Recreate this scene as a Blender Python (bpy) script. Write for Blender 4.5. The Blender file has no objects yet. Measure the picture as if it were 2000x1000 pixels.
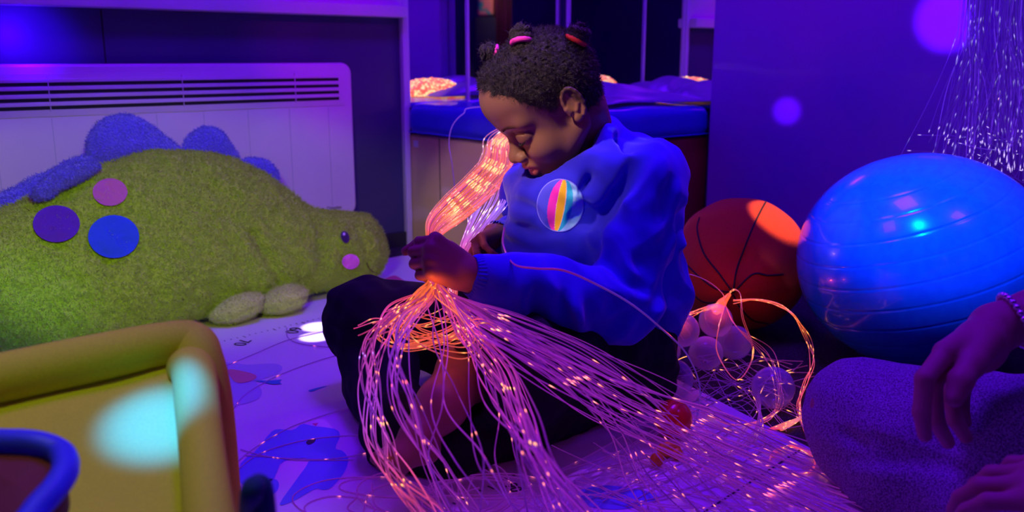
import bpy, math, random
import numpy as np
from mathutils import Vector, Matrix
from mathutils.bvhtree import BVHTree
random.seed(7)
RNG = np.random.default_rng(11)
scene = bpy.context.scene
COL = scene.collection
R = math.radians
# ------------------------------------------------------------------ camera
FPX = 1750.0
PITCH = R(12.5)
CAM_H = 0.587
cd = bpy.data.cameras.new('camera'); cam = bpy.data.objects.new('camera', cd)
COL.objects.link(cam); scene.camera = cam
cam.location = (0, 0, CAM_H); cam.rotation_euler = (math.pi / 2 - PITCH, 0, 0)
cd.sensor_width = 36; cd.lens = 36 * FPX / 2000
cd.dof.use_dof = True; cd.dof.focus_distance = 1.42; cd.dof.aperture_fstop = 4.5
cd.clip_start = 0.02
CP, SP = math.cos(PITCH), math.sin(PITCH)

def ray(px, py):
    X = (px - 1000) / FPX; Y = (500 - py) / FPX
    return Vector((X, CP + Y * SP, Y * CP - SP))
def P(px, py, y):
    d = ray(px, py); return Vector((0, 0, CAM_H)) + d * (y / d.y)
def PZ(px, py, z):
    d = ray(px, py); return Vector((0, 0, CAM_H)) + d * ((z - CAM_H) / d.z)
def PP(px, py, o, n):
    d = ray(px, py); c = Vector((0, 0, CAM_H)); return c + d * ((o - c).dot(n) / d.dot(n))

# ------------------------------------------------------------------ materials
def mat(name, color=(.5, .5, .5), rough=.6, metal=0, spec=.5, emit=None, estr=0, sheen=0, coat=0, trans=0, alpha=1, sss=0):
    m = bpy.data.materials.new(name); m.use_nodes = True
    b = m.node_tree.nodes['Principled BSDF']
    b.inputs['Base Color'].default_value = (*color, 1)
    b.inputs['Roughness'].default_value = rough
    b.inputs['Metallic'].default_value = metal
    b.inputs['Specular IOR Level'].default_value = spec
    b.inputs['Sheen Weight'].default_value = sheen
    b.inputs['Coat Weight'].default_value = coat
    b.inputs['Transmission Weight'].default_value = trans
    b.inputs['Alpha'].default_value = alpha
    if sss:
        b.inputs['Subsurface Weight'].default_value = sss
        b.inputs['Subsurface Radius'].default_value = (.008, .003, .002)
        b.inputs['Subsurface Scale'].default_value = 1
    if emit:
        b.inputs['Emission Color'].default_value = (*emit, 1)
        b.inputs['Emission Strength'].default_value = estr
    return m
def bsdf(m): return m.node_tree.nodes['Principled BSDF']
def add_noise(m, scale=20, c2=None, bump=0, detail=4, fac=(.4, .6), dist=.002, coord='Object', stretch=(1, 1, 1)):
    """noise driven colour variation and bump"""
    nt = m.node_tree; N = nt.nodes; L = nt.links
    tc = N.new('ShaderNodeTexCoord'); mp = N.new('ShaderNodeMapping'); mp.inputs['Scale'].default_value = stretch
    L.new(tc.outputs[coord], mp.inputs['Vector'])
    t = N.new('ShaderNodeTexNoise'); t.inputs['Scale'].default_value = scale; t.inputs['Detail'].default_value = detail
    L.new(mp.outputs['Vector'], t.inputs['Vector'])
    if c2 is not None:
        r = N.new('ShaderNodeValToRGB'); r.color_ramp.elements[0].position = fac[0]; r.color_ramp.elements[1].position = fac[1]
        r.color_ramp.elements[0].color = bsdf(m).inputs['Base Color'].default_value
        r.color_ramp.elements[1].color = (*c2, 1)
        L.new(t.outputs['Fac'], r.inputs['Fac']); L.new(r.outputs['Color'], bsdf(m).inputs['Base Color'])
    if bump:
        bp = N.new('ShaderNodeBump'); bp.inputs['Strength'].default_value = bump; bp.inputs['Distance'].default_value = dist
        L.new(t.outputs['Fac'], bp.inputs['Height']); L.new(bp.outputs['Normal'], bsdf(m).inputs['Normal'])
    return m
def attr_color(m, name='Col', emission=False):
    nt = m.node_tree; a = nt.nodes.new('ShaderNodeAttribute'); a.attribute_name = name
    nt.links.new(a.outputs['Color'], bsdf(m).inputs['Emission Color' if emission else 'Base Color'])
    return m

# ------------------------------------------------------------------ objects
def tag(o, label=None, cat=None, group=None, kind=None):
    if label: o['label'] = label
    if cat: o['category'] = cat
    if group: o['group'] = group
    if kind: o['kind'] = kind
    return o
def empty(name, loc, label=None, cat=None, group=None):
    o = bpy.data.objects.new(name, None); COL.objects.link(o); o.location = loc
    o.empty_display_size = .05
    return tag(o, label, cat, group)
def worldm(o):
    m = Matrix.LocRotScale(o.location, o.rotation_euler, o.scale)
    return worldm(o.parent) @ o.matrix_parent_inverse @ m if o.parent else m
def link(name, me, m=None, parent=None, smooth=True):
    o = bpy.data.objects.new(name, me); COL.objects.link(o)
    if m is not None:
        for mm in (m if isinstance(m, (list, tuple)) else [m]): me.materials.append(mm)
    if smooth and len(me.polygons): me.polygons.foreach_set('use_smooth', np.ones(len(me.polygons), bool))
    if parent is not None:
        o.parent = parent
        o.matrix_parent_inverse = worldm(parent).inverted()
    return o
def mesh(name, V, F):
    me = bpy.data.meshes.new(name)
    V = np.asarray(V, np.float32).reshape(-1, 3)
    if isinstance(F, np.ndarray) and F.ndim == 2:
        k = F.shape[1]; n = len(F)
        me.vertices.add(len(V)); me.vertices.foreach_set('co', V.ravel())
        me.loops.add(n * k); me.loops.foreach_set('vertex_index', F.astype(np.int32).ravel())
        me.polygons.add(n); me.polygons.foreach_set('loop_start', np.arange(0, n * k, k, dtype=np.int32))
        me.polygons.foreach_set('loop_total', np.full(n, k, np.int32))
        me.update(calc_edges=True); me.validate()
    else:
        me.from_pydata(V.tolist(), [], [list(f) for f in F]); me.update()
    return me
def setcol(me, C, name='Col'):
    a = me.attributes.new(name, 'FLOAT_COLOR', 'POINT')
    C = np.asarray(C, np.float32)
    if C.shape[1] == 3: C = np.concatenate([C, np.ones((len(C), 1), np.float32)], 1)
    a.data.foreach_set('color', C.ravel())

class MB:
    def __init__(s): s.V = []; s.F = []; s.n = 0
    def add(s, V, F):
        s.V.extend([tuple(v) for v in V]); s.F.extend([[i + s.n for i in f] for f in F]); s.n += len(V)
    def box(s, c, sx, sy, sz, M=None):
        V = [Vector((x * sx / 2, y * sy / 2, z * sz / 2)) for x in (-1, 1) for y in (-1, 1) for z in (-1, 1)]
        if M is not None: V = [M @ v for v in V]
        V = [v + Vector(c) for v in V]
        s.add(V, [[0, 1, 3, 2], [4, 6, 7, 5], [0, 4, 5, 1], [2, 3, 7, 6], [0, 2, 6, 4], [1, 5, 7, 3]]); return s
    def prism(s, pts, h0, h1, frame=None):
        """pts 2D outline extruded along third axis; frame=(o,a,b,c) vectors"""
        n = len(pts)
        if frame: o, a, b, c = frame; f = lambda p, h: o + a * p[0] + b * p[1] + c * h
        else: f = lambda p, h: Vector((p[0], p[1], h))
        V = [f(p, h0) for p in pts] + [f(p, h1) for p in pts]
        s.add(V, [list(range(n))[::-1], list(range(n, 2 * n))] + [[i, (i + 1) % n, n + (i + 1) % n, n + i] for i in range(n)]); return s
    def build(s, name, m, parent=None, smooth=False, bevel=0, seg=3):
        o = link(name, mesh(name, s.V, s.F), m, parent, smooth)
        if bevel:
            b = o.modifiers.new('bevel', 'BEVEL'); b.width = bevel; b.segments = seg; b.limit_method = 'ANGLE'
            o.data.polygons.foreach_set('use_smooth', np.ones(len(o.data.polygons), bool))
        return o

def sphere(name, c, r, m, parent=None, sc=(1, 1, 1), nu=48, nv=28, M=None):
    u = np.linspace(0, 2 * np.pi, nu, endpoint=False); v = np.linspace(0, np.pi, nv + 1)[1:-1]
    V = [(0, 0, r * sc[2])]
    for b in v:
        for a in u: V.append((r * sc[0] * math.sin(b) * math.cos(a), r * sc[1] * math.sin(b) * math.sin(a), r * sc[2] * math.cos(b)))
    V.append((0, 0, -r * sc[2])); F = []
    for i in range(nu): F.append([0, 1 + i, 1 + (i + 1) % nu])
    for j in range(len(v) - 1):
        for i in range(nu):
            a = 1 + j * nu + i; b = 1 + j * nu + (i + 1) % nu; F.append([a, a + nu, b + nu, b])
    k = 1 + (len(v) - 1) * nu
    for i in range(nu): F.append([k + i, len(V) - 1, k + (i + 1) % nu])
    if M is not None: V = [M @ Vector(p) for p in V]
    V = [Vector(p) + Vector(c) for p in V]
    return link(name, mesh(name, V, F), m, parent)

def catmull(pts, n):
    """n samples through control points (k,3)"""
    p = np.asarray(pts, float); p = np.concatenate([[2 * p[0] - p[1]], p, [2 * p[-1] - p[-2]]])
    k = len(p) - 3; t = np.linspace(0, k, n); i = np.minimum(t.astype(int), k - 1); u = (t - i)[:, None]
    a, b, c, d = p[i], p[i + 1], p[i + 2], p[i + 3]
    return .5 * ((2 * b) + (c - a) * u + (2 * a - 5 * b + 4 * c - d) * u ** 2 + (3 * b - a - 3 * c + d) * u ** 3)
def tube_arrays(pts, r, ns=5, closed=False):
    p = np.asarray(pts, float); n = len(p)
    if closed: T = np.roll(p, -1, 0) - np.roll(p, 1, 0)
    else: T = np.gradient(p, axis=0)
    T /= np.linalg.norm(T, axis=1)[:, None] + 1e-12
    up = np.array([0, 0, 1.]); 
    if abs(T[0] @ up) > .9: up = np.array([0, 1., 0])
    Nn = np.zeros_like(p); v = up - (up @ T[0]) * T[0]; v /= np.linalg.norm(v)
    for i in range(n):
        v = v - (v @ T[i]) * T[i]; v /= np.linalg.norm(v) + 1e-12; Nn[i] = v
    B = np.cross(T, Nn); a = np.linspace(0, 2 * np.pi, ns, endpoint=False)
    rr = np.broadcast_to(np.asarray(r, float), (n,))
    V = p[:, None] + rr[:, None, None] * (np.cos(a)[None, :, None] * Nn[:, None] + np.sin(a)[None, :, None] * B[:, None])
    V = V.reshape(-1, 3); F = []
    m = n if closed else n - 1
    i = np.arange(m)[:, None] * ns; j = np.arange(ns)[None]; j2 = (j + 1) % ns; i2 = ((np.arange(m) + 1) % n)[:, None] * ns
    F = np.stack([i + j, i + j2, i2 + j2, i2 + j], -1).reshape(-1, 4)
    return V, F
def tube(name, pts, r, m, parent=None, ns=10, closed=False, n=None):
    if n: pts = catmull(pts, n)
    V, F = tube_arrays(pts, r, ns, closed)
    if not closed:
        k = len(V); V = np.concatenate([V, [np.asarray(pts[0], float), np.asarray(pts[-1], float)]])
        F = F.tolist() + [[k, (j + 1) % ns, j] for j in range(ns)] + [[k + 1, k - ns + j, k - ns + (j + 1) % ns] for j in range(ns)]
    return link(name, mesh(name, V, F), m, parent)

# ------------------------------------------------------------------ signed distance modelling
class SDF:
    def __init__(s, lo, hi, h):
        s.lo = np.array(lo, float); s.h = h
        s.n = np.ceil((np.array(hi) - s.lo) / h).astype(int) + 1
        s.f = np.full(s.n, .03, np.float32)
        s.ax = [(s.lo[i] + h * np.arange(s.n[i])).astype(np.float32) for i in range(3)]
    def _sub(s, lo, hi):
        a = np.clip(np.floor((np.array(lo) - s.lo) / s.h).astype(int), 0, s.n); b = np.clip(np.ceil((np.array(hi) - s.lo) / s.h).astype(int) + 1, 0, s.n)
        if (b <= a).any(): return None, None
        sl = tuple(slice(a[i], b[i]) for i in range(3))
        g = np.meshgrid(*[s.ax[i][sl[i]] for i in range(3)], indexing='ij', sparse=True)
        return sl, g
    def comb(s, sl, d, k, mode):
        f = s.f[sl]
        if mode == 'sub':
            d = -d
            if k > 0: hh = np.clip(.5 + .5 * (d - f) / k, 0, 1); s.f[sl] = f + (d - f) * hh + k * hh * (1 - hh)
            else: s.f[sl] = np.maximum(f, d)
        else:
            if k > 0: hh = np.clip(.5 + .5 * (f - d) / k, 0, 1); s.f[sl] = f + (d - f) * hh - k * hh * (1 - hh)
            else: s.f[sl] = np.minimum(f, d)
    def cap(s, a, b, ra, rb=None, k=.01, mode='add', flat=None):
        rb = ra if rb is None else rb
        a = np.array(a, float); b = np.array(b, float); m = max(ra, rb) + k + .012
        sl, g = s._sub(np.minimum(a, b) - m, np.maximum(a, b) + m)
        if sl is None: return s
        ab = b - a; L = ab @ ab + 1e-12
        t = np.clip(((g[0] - a[0]) * ab[0] + (g[1] - a[1]) * ab[1] + (g[2] - a[2]) * ab[2]) / L, 0, 1)
        d = np.sqrt((g[0] - a[0] - t * ab[0]) ** 2 + (g[1] - a[1] - t * ab[1]) ** 2 + (g[2] - a[2] - t * ab[2]) ** 2) - (ra + (rb - ra) * t)
        s.comb(sl, d.astype(np.float32), k, mode); return s
    def chain(s, pts, rs, k=.01, mode='add'):
        for i in range(len(pts) - 1): s.cap(pts[i], pts[i + 1], rs[i], rs[i + 1], k, mode)
        return s
    def ell(s, c, r, M=None, k=.01, mode='add'):
        c = np.array(c, float); r = np.array(r, float); m = r.max() + k + .012
        sl, g = s._sub(c - m, c + m)
        if sl is None: return s
        x, y, z = g[0] - c[0], g[1] - c[1], g[2] - c[2]
        if M is not None:
            A = np.array(M).T  # world->local (M rotation local->world)
            x, y, z = A[0][0] * x + A[0][1] * y + A[0][2] * z, A[1][0] * x + A[1][1] * y + A[1][2] * z, A[2][0] * x + A[2][1] * y + A[2][2] * z
        k0 = np.sqrt((x / r[0]) ** 2 + (y / r[1]) ** 2 + (z / r[2]) ** 2)
        k1 = np.sqrt((x / r[0] ** 2) ** 2 + (y / r[1] ** 2) ** 2 + (z / r[2] ** 2) ** 2) + 1e-9
        s.comb(sl, (k0 * (k0 - 1) / k1).astype(np.float32), k, mode); return s
    def grid(s): return np.meshgrid(*s.ax, indexing='ij', sparse=True)
    def surf(s, f=None):
        f = s.f if f is None else f
        return surface_nets(f, s.lo, s.h)
def surface_nets(f, lo, h):
    S = f < 0
    nx, ny, nz = f.shape
    c = np.zeros((nx - 1, ny - 1, nz - 1), np.uint8)
    for i in (0, 1):
        for j in (0, 1):
            for k in (0, 1): c += S[i:nx - 1 + i, j:ny - 1 + j, k:nz - 1 + k]
    act = np.argwhere((c > 0) & (c < 8))
    idx = np.full(c.shape, -1, np.int32); idx[tuple(act.T)] = np.arange(len(act))
    pos = np.zeros((len(act), 3)); cnt = np.zeros(len(act))
    cor = [(i, j, k) for i in (0, 1) for j in (0, 1) for k in (0, 1)]
    val = {q: f[act[:, 0] + q[0], act[:, 1] + q[1], act[:, 2] + q[2]].astype(float) for q in cor}
    for q in cor:
        for ax in range(3):
            if q[ax] == 1: continue
            q2 = list(q); q2[ax] = 1; q2 = tuple(q2)
            a, b = val[q], val[q2]; m = (a < 0) != (b < 0)
            t = np.where(m, a / np.where(m, a - b, 1), 0)
            p = np.tile(np.array(q, float), (len(act), 1)); p[:, ax] += t
            pos[m] += p[m]; cnt[m] += 1
    V = (act + pos / cnt[:, None]) * h + lo
    Fs = []
    for ax in range(3):
        a = [slice(None)] * 3; b = [slice(None)] * 3
        a[ax] = slice(0, -1); b[ax] = slice(1, None)
        A, B = S[tuple(a)], S[tuple(b)]
        e = np.argwhere(A != B); o1, o2 = (ax + 1) % 3, (ax + 2) % 3
        ok = (e[:, o1] > 0) & (e[:, o2] > 0) & (e[:, o1] < c.shape[o1]) & (e[:, o2] < c.shape[o2]); e = e[ok]
        def g(d1, d2):
            x = e.copy(); x[:, o1] -= d1; x[:, o2] -= d2; return idx[tuple(x.T)]
        q = np.stack([g(1, 1), g(0, 1), g(0, 0), g(1, 0)], 1)
        flip = ~A[tuple(e.T)]
        q[flip] = q[flip][:, ::-1]; Fs.append(q)
    return V, np.concatenate(Fs)
def relax(V, F, it=2, lam=.5):
    """light Laplacian smoothing"""
    E = np.concatenate([F[:, [0, 1]], F[:, [1, 2]], F[:, [2, 3]], F[:, [3, 0]]])
    for _ in range(it):
        s = np.zeros_like(V); n = np.zeros(len(V))
        for a, b in ((0, 1), (1, 0)):
            for d in range(3): s[:, d] += np.bincount(E[:, a], V[E[:, b], d], len(V))
            n += np.bincount(E[:, a], minlength=len(V))
        V = V + lam * (s / n[:, None] - V)
    return V
_sw = np.random.default_rng(5)
_SW = [( _sw.normal(size=3), _sw.uniform(0, 6.28)) for _ in range(24)]
def snoise(x, y, z, sc, n=12, off=0):
    """smooth pseudo noise from summed sines, about -1..1"""
    r = 0
    for i in range(n):
        d, p = _SW[(i + off) % 24]; d = d / np.linalg.norm(d) * (1 + .5 * (i % 4))
        r = r + np.sin((x * d[0] + y * d[1] + z * d[2]) * sc + p + off)
    return r / (n ** .5)
def polysd(poly, X, Y):
    """signed distance to a closed 2D polygon, positive inside"""
    poly = np.asarray(poly, float); d = np.full(X.shape, 1e9); ins = np.zeros(X.shape, bool)
    for i in range(len(poly)):
        a = poly[i]; b = poly[(i + 1) % len(poly)]; e = b - a
        t = np.clip(((X - a[0]) * e[0] + (Y - a[1]) * e[1]) / (e @ e + 1e-12), 0, 1)
        d = np.minimum(d, (X - a[0] - t * e[0]) ** 2 + (Y - a[1] - t * e[1]) ** 2)
        c = ((a[1] <= Y) != (b[1] <= Y)) & (X < e[0] * (Y - a[1]) / (e[1] if abs(e[1]) > 1e-12 else 1e-12) + a[0])
        ins ^= c
    return np.where(ins, 1, -1) * np.sqrt(d)
def smooth_poly(poly, n=120):
    p = np.asarray(poly, float); k = len(p); t = np.linspace(0, k, n, endpoint=False); i = t.astype(int); u = (t - i)[:, None]
    a, b, c, d = p[(i - 1) % k], p[i % k], p[(i + 1) % k], p[(i + 2) % k]
    return .5 * ((2 * b) + (c - a) * u + (2 * a - 5 * b + 4 * c - d) * u ** 2 + (3 * b - a - 3 * c + d) * u ** 3)
def pillow(poly, T, w, h, frame, noise=0, nsc=60, off=0, Tb=None, warp=None, it=2):
    """stuffed shape with the given outline; frame=(o,a,b,n). returns V,F, depth coordinate"""
    o, a, b, n = [np.array(v) for v in frame]
    poly = np.asarray(poly); lo = poly.min(0) - 3 * h; hi = poly.max(0) + 3 * h; Tb = T if Tb is None else Tb
    X = np.arange(lo[0], hi[0] + h, h); Y = np.arange(lo[1], hi[1] + h, h); Z = np.arange(-Tb * 1.3 - 3 * h, T * 1.3 + 3 * h, h)
    XX, YY = np.meshgrid(X, Y, indexing='ij'); d = polysd(poly, XX, YY)
    if noise: d = d + noise * .6 * snoise(XX, YY, 0, nsc, off=off)
    q = np.clip(d / w, 0, 1); prof = np.sqrt(np.clip(1 - (1 - q) ** 2, 0, 1))
    mod = 1 + (warp(XX, YY) if warp else 0)
    Zg = Z[None, None, :]
    Hh = np.where(Zg > 0, T, Tb) * (prof * mod)[:, :, None]
    f = np.abs(Zg) - Hh
    if noise: f = f - noise * snoise(XX[:, :, None], YY[:, :, None], Zg, nsc, off=off)
    f = np.where(d[:, :, None] < 0, np.sqrt(Zg ** 2 + d[:, :, None] ** 2), f)
    V, F = surface_nets(f.astype(np.float32), np.array([X[0], Y[0], Z[0]]), h)
    V = relax(V, F, it)
    W = o + V[:, :1] * a + V[:, 1:2] * b + V[:, 2:] * n
    if np.dot(np.cross(a, b), n) < 0: F = F[:, ::-1]
    return W, F, V
def bvh(V, F): return BVHTree.FromPolygons([tuple(v) for v in V], [tuple(int(i) for i in f) for f in F])
def decal(name, tree, uvfn, m, parent, off=.0015, nr=10, na=40, dirv=None, col=None):
    """disc patch wrapped on a surface. uvfn(r,a)->(origin point of ray, direction)"""
    V = []; C = []
    def hit(r, a):
        o, d = uvfn(r, a); loc, nn, i, dd = tree.ray_cast(o, d.normalized())
        if loc is None:
            loc, nn, i, dd = tree.find_nearest(o + d)
        return loc + (-d.normalized()) * off
    V.append(hit(0, 0)); C.append((0, 0))
    for j in range(1, nr + 1):
        for i in range(na):
            V.append(hit(j / nr, i / na * 2 * math.pi)); C.append((j / nr, i / na * 2 * math.pi))
    F = [[0, 1 + i, 1 + (i + 1) % na] for i in range(na)]
    for j in range(nr - 1):
        for i in range(na):
            a = 1 + j * na + i; b = 1 + j * na + (i + 1) % na; F.append([a, a + na, b + na, b])
    me = mesh(name, V, F)
    if col: setcol(me, [col(*c) for c in C])
    o = link(name, me, m, parent)
    return o
def px_decal(name, tree, cx, cy, rx, ry, m, parent, rot=0, off=.0015, nr=8, na=40, depth=.5, col=None):
    cr, sr = math.cos(rot), math.sin(rot)
    def uv(r, a):
        x = rx * r * math.cos(a); y = ry * r * math.sin(a)
        d = ray(cx + x * cr - y * sr, cy + x * sr + y * cr); return Vector((0, 0, CAM_H)) + d * depth, d
    return decal(name, tree, uv, m, parent, off, nr, na, col=col)
def text(name, s, size, M, m, parent, ext=.0003):
    c = bpy.data.curves.new(name, 'FONT'); c.body = s; c.size = size; c.extrude = ext; c.align_x = 'CENTER'; c.align_y = 'CENTER'
    t = bpy.data.objects.new(name, c); COL.objects.link(t); bpy.context.view_layer.update()
    me = bpy.data.meshes.new_from_object(t.evaluated_get(bpy.context.evaluated_depsgraph_get()))
    bpy.data.objects.remove(t); me.transform(M)
    return link(name, me, m, parent, smooth=False)
def light(name, kind, loc, power, color, target=None, size=.1, spot=40, blend=.5, sizey=None):
    d = bpy.data.lights.new(name, kind); d.energy = power; d.color = color
    if kind == 'AREA':
        d.size = size
        if sizey: d.shape = 'RECTANGLE'; d.size_y = sizey
    elif kind == 'SPOT': d.shadow_soft_size = size; d.spot_size = R(spot); d.spot_blend = blend
    else: d.shadow_soft_size = size
    o = bpy.data.objects.new(name, d); COL.objects.link(o); o.location = loc
    if target is not None: o.rotation_euler = (Vector(target) - Vector(loc)).to_track_quat('-Z', 'Y').to_euler()
    return o
# ================================================================== ROOM FRAME
D1 = Vector((.76, .649, 0)).normalized()      # along the heater wall, going away from the viewer
D2 = Vector((.649, -.76, 0)).normalized()     # along the other wall, coming towards the viewer
UP = Vector((0, 0, 1))
CORN = Vector((.196, 3.275, 0)) - D1 * .02               # room corner behind the podium
def RM(u, v, z): return CORN - D1 * u + D2 * v + UP * z
RMAT = Matrix((( -D1.x, D2.x, 0), (-D1.y, D2.y, 0), (0, 0, 1)))   # local (u,v,z) -> world
ROTZ = math.atan2(-D1.y, -D1.x)
def rbox(name, u0, u1, v0, v1, z0, z1, m, parent=None, bevel=0, seg=3):
    b = MB(); b.box((0, 0, 0), abs(u1 - u0), abs(v1 - v0), abs(z1 - z0))
    o = b.build(name, m, parent, bevel=bevel, seg=seg)
    o.location = RM((u0 + u1) / 2, (v0 + v1) / 2, (z0 + z1) / 2); o.rotation_euler = (0, 0, ROTZ)
    return o

m_wall = mat('navy_wall', (.06, .05, .16), .45); add_noise(m_wall, 3, (.05, .045, .14), bump=.1)
m_white = mat('white_board', (.75, .72, .8), .5); add_noise(m_white, 6, (.68, .66, .76))
m_dark = mat('dark_skirting', (.02, .02, .04), .5)
m_plastic = mat('white_plastic', (.84, .68, .86), .35); add_noise(m_plastic, 4, (.78, .63, .82))
m_black = mat('black_gap', (.01, .008, .02), .7)
m_carpet = mat('dark_carpet', (.018, .014, .022), .95); add_noise(m_carpet, 240, (.07, .055, .075), bump=.6, fac=(.52, .68), dist=.004)
m_vinyl = mat('purple_vinyl', (.40, .06, .62), .45, coat=.1); add_noise(m_vinyl, 2.2, (.22, .04, .62), bump=.35, dist=.03, fac=(.3, .7), detail=3)
m_mirror = mat('mirror_face', (.86, .86, .9), .015, metal=1)
m_strip = mat('mirror_edging', (.7, .6, .85), .4)
m_blackcloth = mat('black_curtain', (.012, .011, .018), .8)

def struct(o, k=None): o['kind'] = 'structure'; return o
U1, V1, ZC = 3.9, 3.7, 2.4
struct(rbox('floor', -.1, U1, -.1, V1, -.06, 0, m_carpet))
struct(rbox('ceiling', -.1, U1, -.1, V1, ZC, ZC + .06, mat('ceiling_paint', (.25, .25, .3), .9)))
wl = struct(rbox('wall_left', -.1, U1, -.1, 0, 0, ZC, m_wall))
# vertical board joints on the lower wall, and the white boarding above the ledge
for i, u in enumerate((.93 + .62, .93 + .86, .93 + 1.7)):
    o = rbox('board_joint', u, u + .003, 0, .0015, .08, .70, m_black, wl)
struct(rbox('wall_right', -.1, 0, -.1, V1, 0, ZC, m_wall))
struct(rbox('wall_back', U1, U1 + .1, -.1, V1, 0, ZC, m_wall))
struct(rbox('wall_front', -.1, U1, V1, V1 + .1, 0, ZC, m_wall))
struct(rbox('trim_1', .692, U1 - .01, 0, .055, .703, .738, m_white, bevel=.004))      # ledge
struct(rbox('trim_2', .692, U1 - .01, 0, .02, .738, 2.0, m_white))                  # white boarding above
struct(rbox('trim_3', .692, U1 - .01, 0, .022, .80, .815, m_white))
struct(rbox('baseboard_left', .69, U1 - .01, 0, .014, 0, .045, m_dark))

# ---- mirrors (left wall sheet in two panes, right wall sheet)
def mirror(label, u0, u1, v0, v1, axis):
    t = .006
    if axis == 'u':
        r = empty('wall_mirror', RM((u0 + u1) / 2, 0, .46), label, 'mirror', 'wall mirrors in the corner above the podium')
        rbox('mirror_glass', u0, u1, .002, .002 + t, .435, 2.0, m_mirror, r)
        rbox('edging', u1 - .006, u1 + .002, .001, .014, .435, 2.0, m_strip, r)
    else:
        r = empty('wall_mirror', RM(0, (v0 + v1) / 2, .46), label, 'mirror', 'wall mirrors in the corner above the podium')
        rbox('mirror_glass', .002, .002 + t, v0, v1, .435, 2.0, m_mirror, r)
        rbox('edging', .001, .012, v0 - .003, v0 + .012, .435, 2.0, m_strip, r)
mirror('tall wall mirror nearest the heater, reflecting blue light left of the child', .44, .67, 0, 0, 'u')
mirror('tall wall mirror behind the child\'s hair buns, in the corner', .02, .436, 0, 0, 'u')
mirror('tall wall mirror right of the child\'s head, reflecting the heater and ledge', 0, 0, .03, .682, 'v')
struct(rbox('trim_4', .672, .692, 0, .022, 0, 2.0, m_strip, bevel=.003))
# ---- padded purple sheet on the right wall
pp = []
o = rbox('padded_wall_panel', 0, .05, .685, 3.2, .0, 2.0, m_vinyl, bevel=.012)
tag(o, 'large purple padded vinyl sheet covering the wall behind the blue exercise ball', 'wall panel')

# ---- convector heater
hu0, hu1 = .905, 2.15
hz0, hz1 = .135, .572
hr = empty('convector_heater', RM((hu0 + hu1) / 2, .04, .14), 'white wall heater with long dark top slots, behind the dinosaur pillow', 'heater')
def rounded(w, h, rad, n=8):
    p = []
    for cx, cy, a0 in ((w - rad, h - rad, 0), (rad, h - rad, 90), (rad, rad, 180), (w - rad, rad, 270)):
        for i in range(n + 1):
            a = R(a0 + 90 * i / n); p.append((cx + rad * math.cos(a), cy + rad * math.sin(a)))
    return p
fr = (RM(hu0, 0, hz0), -D1, UP, D2)
b = MB(); b.prism(rounded(hu1 - hu0, hz1 - hz0, .03), .022, .075, fr)
hc = b.build('casing', m_plastic, hr, bevel=.008)
rbox('bracket', hu0 + .2, hu0 + .26, 0, .024, .2, .5, m_dark, hr); rbox('bracket', hu1 - .26, hu1 - .2, 0, .024, .2, .5, m_dark, hr)
# grille plate with slots
gz0, gz1 = .465, .545
rbox('grille', hu0 + .03, hu1 - .03, .0749, .0765, gz0 - .012, gz1 + .006, m_plastic, hr, bevel=.001)
gr = [c for c in bpy.data.objects if c.name == 'grille'][0]
for i in range(4):
    z = gz0 + .004 + i * .0178
    rbox('slot', hu0 + .045, hu1 - .045, .0764, .0770, z, z + .0078, m_black, gr)
    rbox('louvre', hu0 + .045, hu1 - .045, .0764, .0795, z + .0080, z + .0168, m_plastic, gr, bevel=.0012)
for u in (.18, .49, .8):
    rbox('louvre_rib', hu0 + u, hu0 + u + .0016, .0764, .0802, gz0, gz1, m_plastic, gr)
for u in (.08, .2, .32, .44, .56, .68, .8, .92, 1.04):
    rbox('panel_seam', hu0 + u, hu0 + u + .0012, .0749, .0755, hz0 + .02, gz0 - .016, mat('seam', (.5, .45, .6), .5) if u == .08 else bpy.data.materials['seam'], hr)
LM = Matrix.Translation(RM(hu0 + .075, .0755, hz0 + .026)) @ Matrix(((D1.x, 0, D2.x, 0), (D1.y, 0, D2.y, 0), (0, 1, 0, 0), (0, 0, 0, 1)))
text('maker_lettering', 'Dimplex', .0140, LM, m_black, hr)
rbox('maker_mark', hu0 + .110, hu0 + .117, .0755, .0758, hz0 + .022, hz0 + .029, m_black, hr)

# ---- corner podium with blue cushion
m_blue_vinyl = mat('blue_vinyl', (.03, .035, .75), .34, coat=.25); add_noise(m_blue_vinyl, 9, bump=.25, dist=.006)
m_yel_vinyl = mat('cream_vinyl', (.82, .62, .30), .5); add_noise(m_yel_vinyl, 5, (.76, .56, .27))
m_red_vinyl = mat('red_vinyl', (.42, .02, .03), .6); add_noise(m_red_vinyl, 5, (.36, .02, .03))
PU, PV = .670, .66
pr = empty('corner_podium', RM(PU / 2, PV / 2, 0), 'low corner podium with yellow and dark red sides under a blue cushion', 'podium')
rbox('side_panel', .012, PU, .012, PV - .012, 0, .352, m_yel_vinyl, pr, bevel=.006)
rbox('front_panel', .012, PU - .0, PV - .014, PV, 0, .352, m_red_vinyl, pr, bevel=.006)
rbox('panel_seam', PU - .0005, PU + .0012, .17, .1725, .01, .35, m_black, pr)
lab = rbox('paper_label', PU, PU + .001, .035, .06, .315, .335, m_white, pr)
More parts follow.
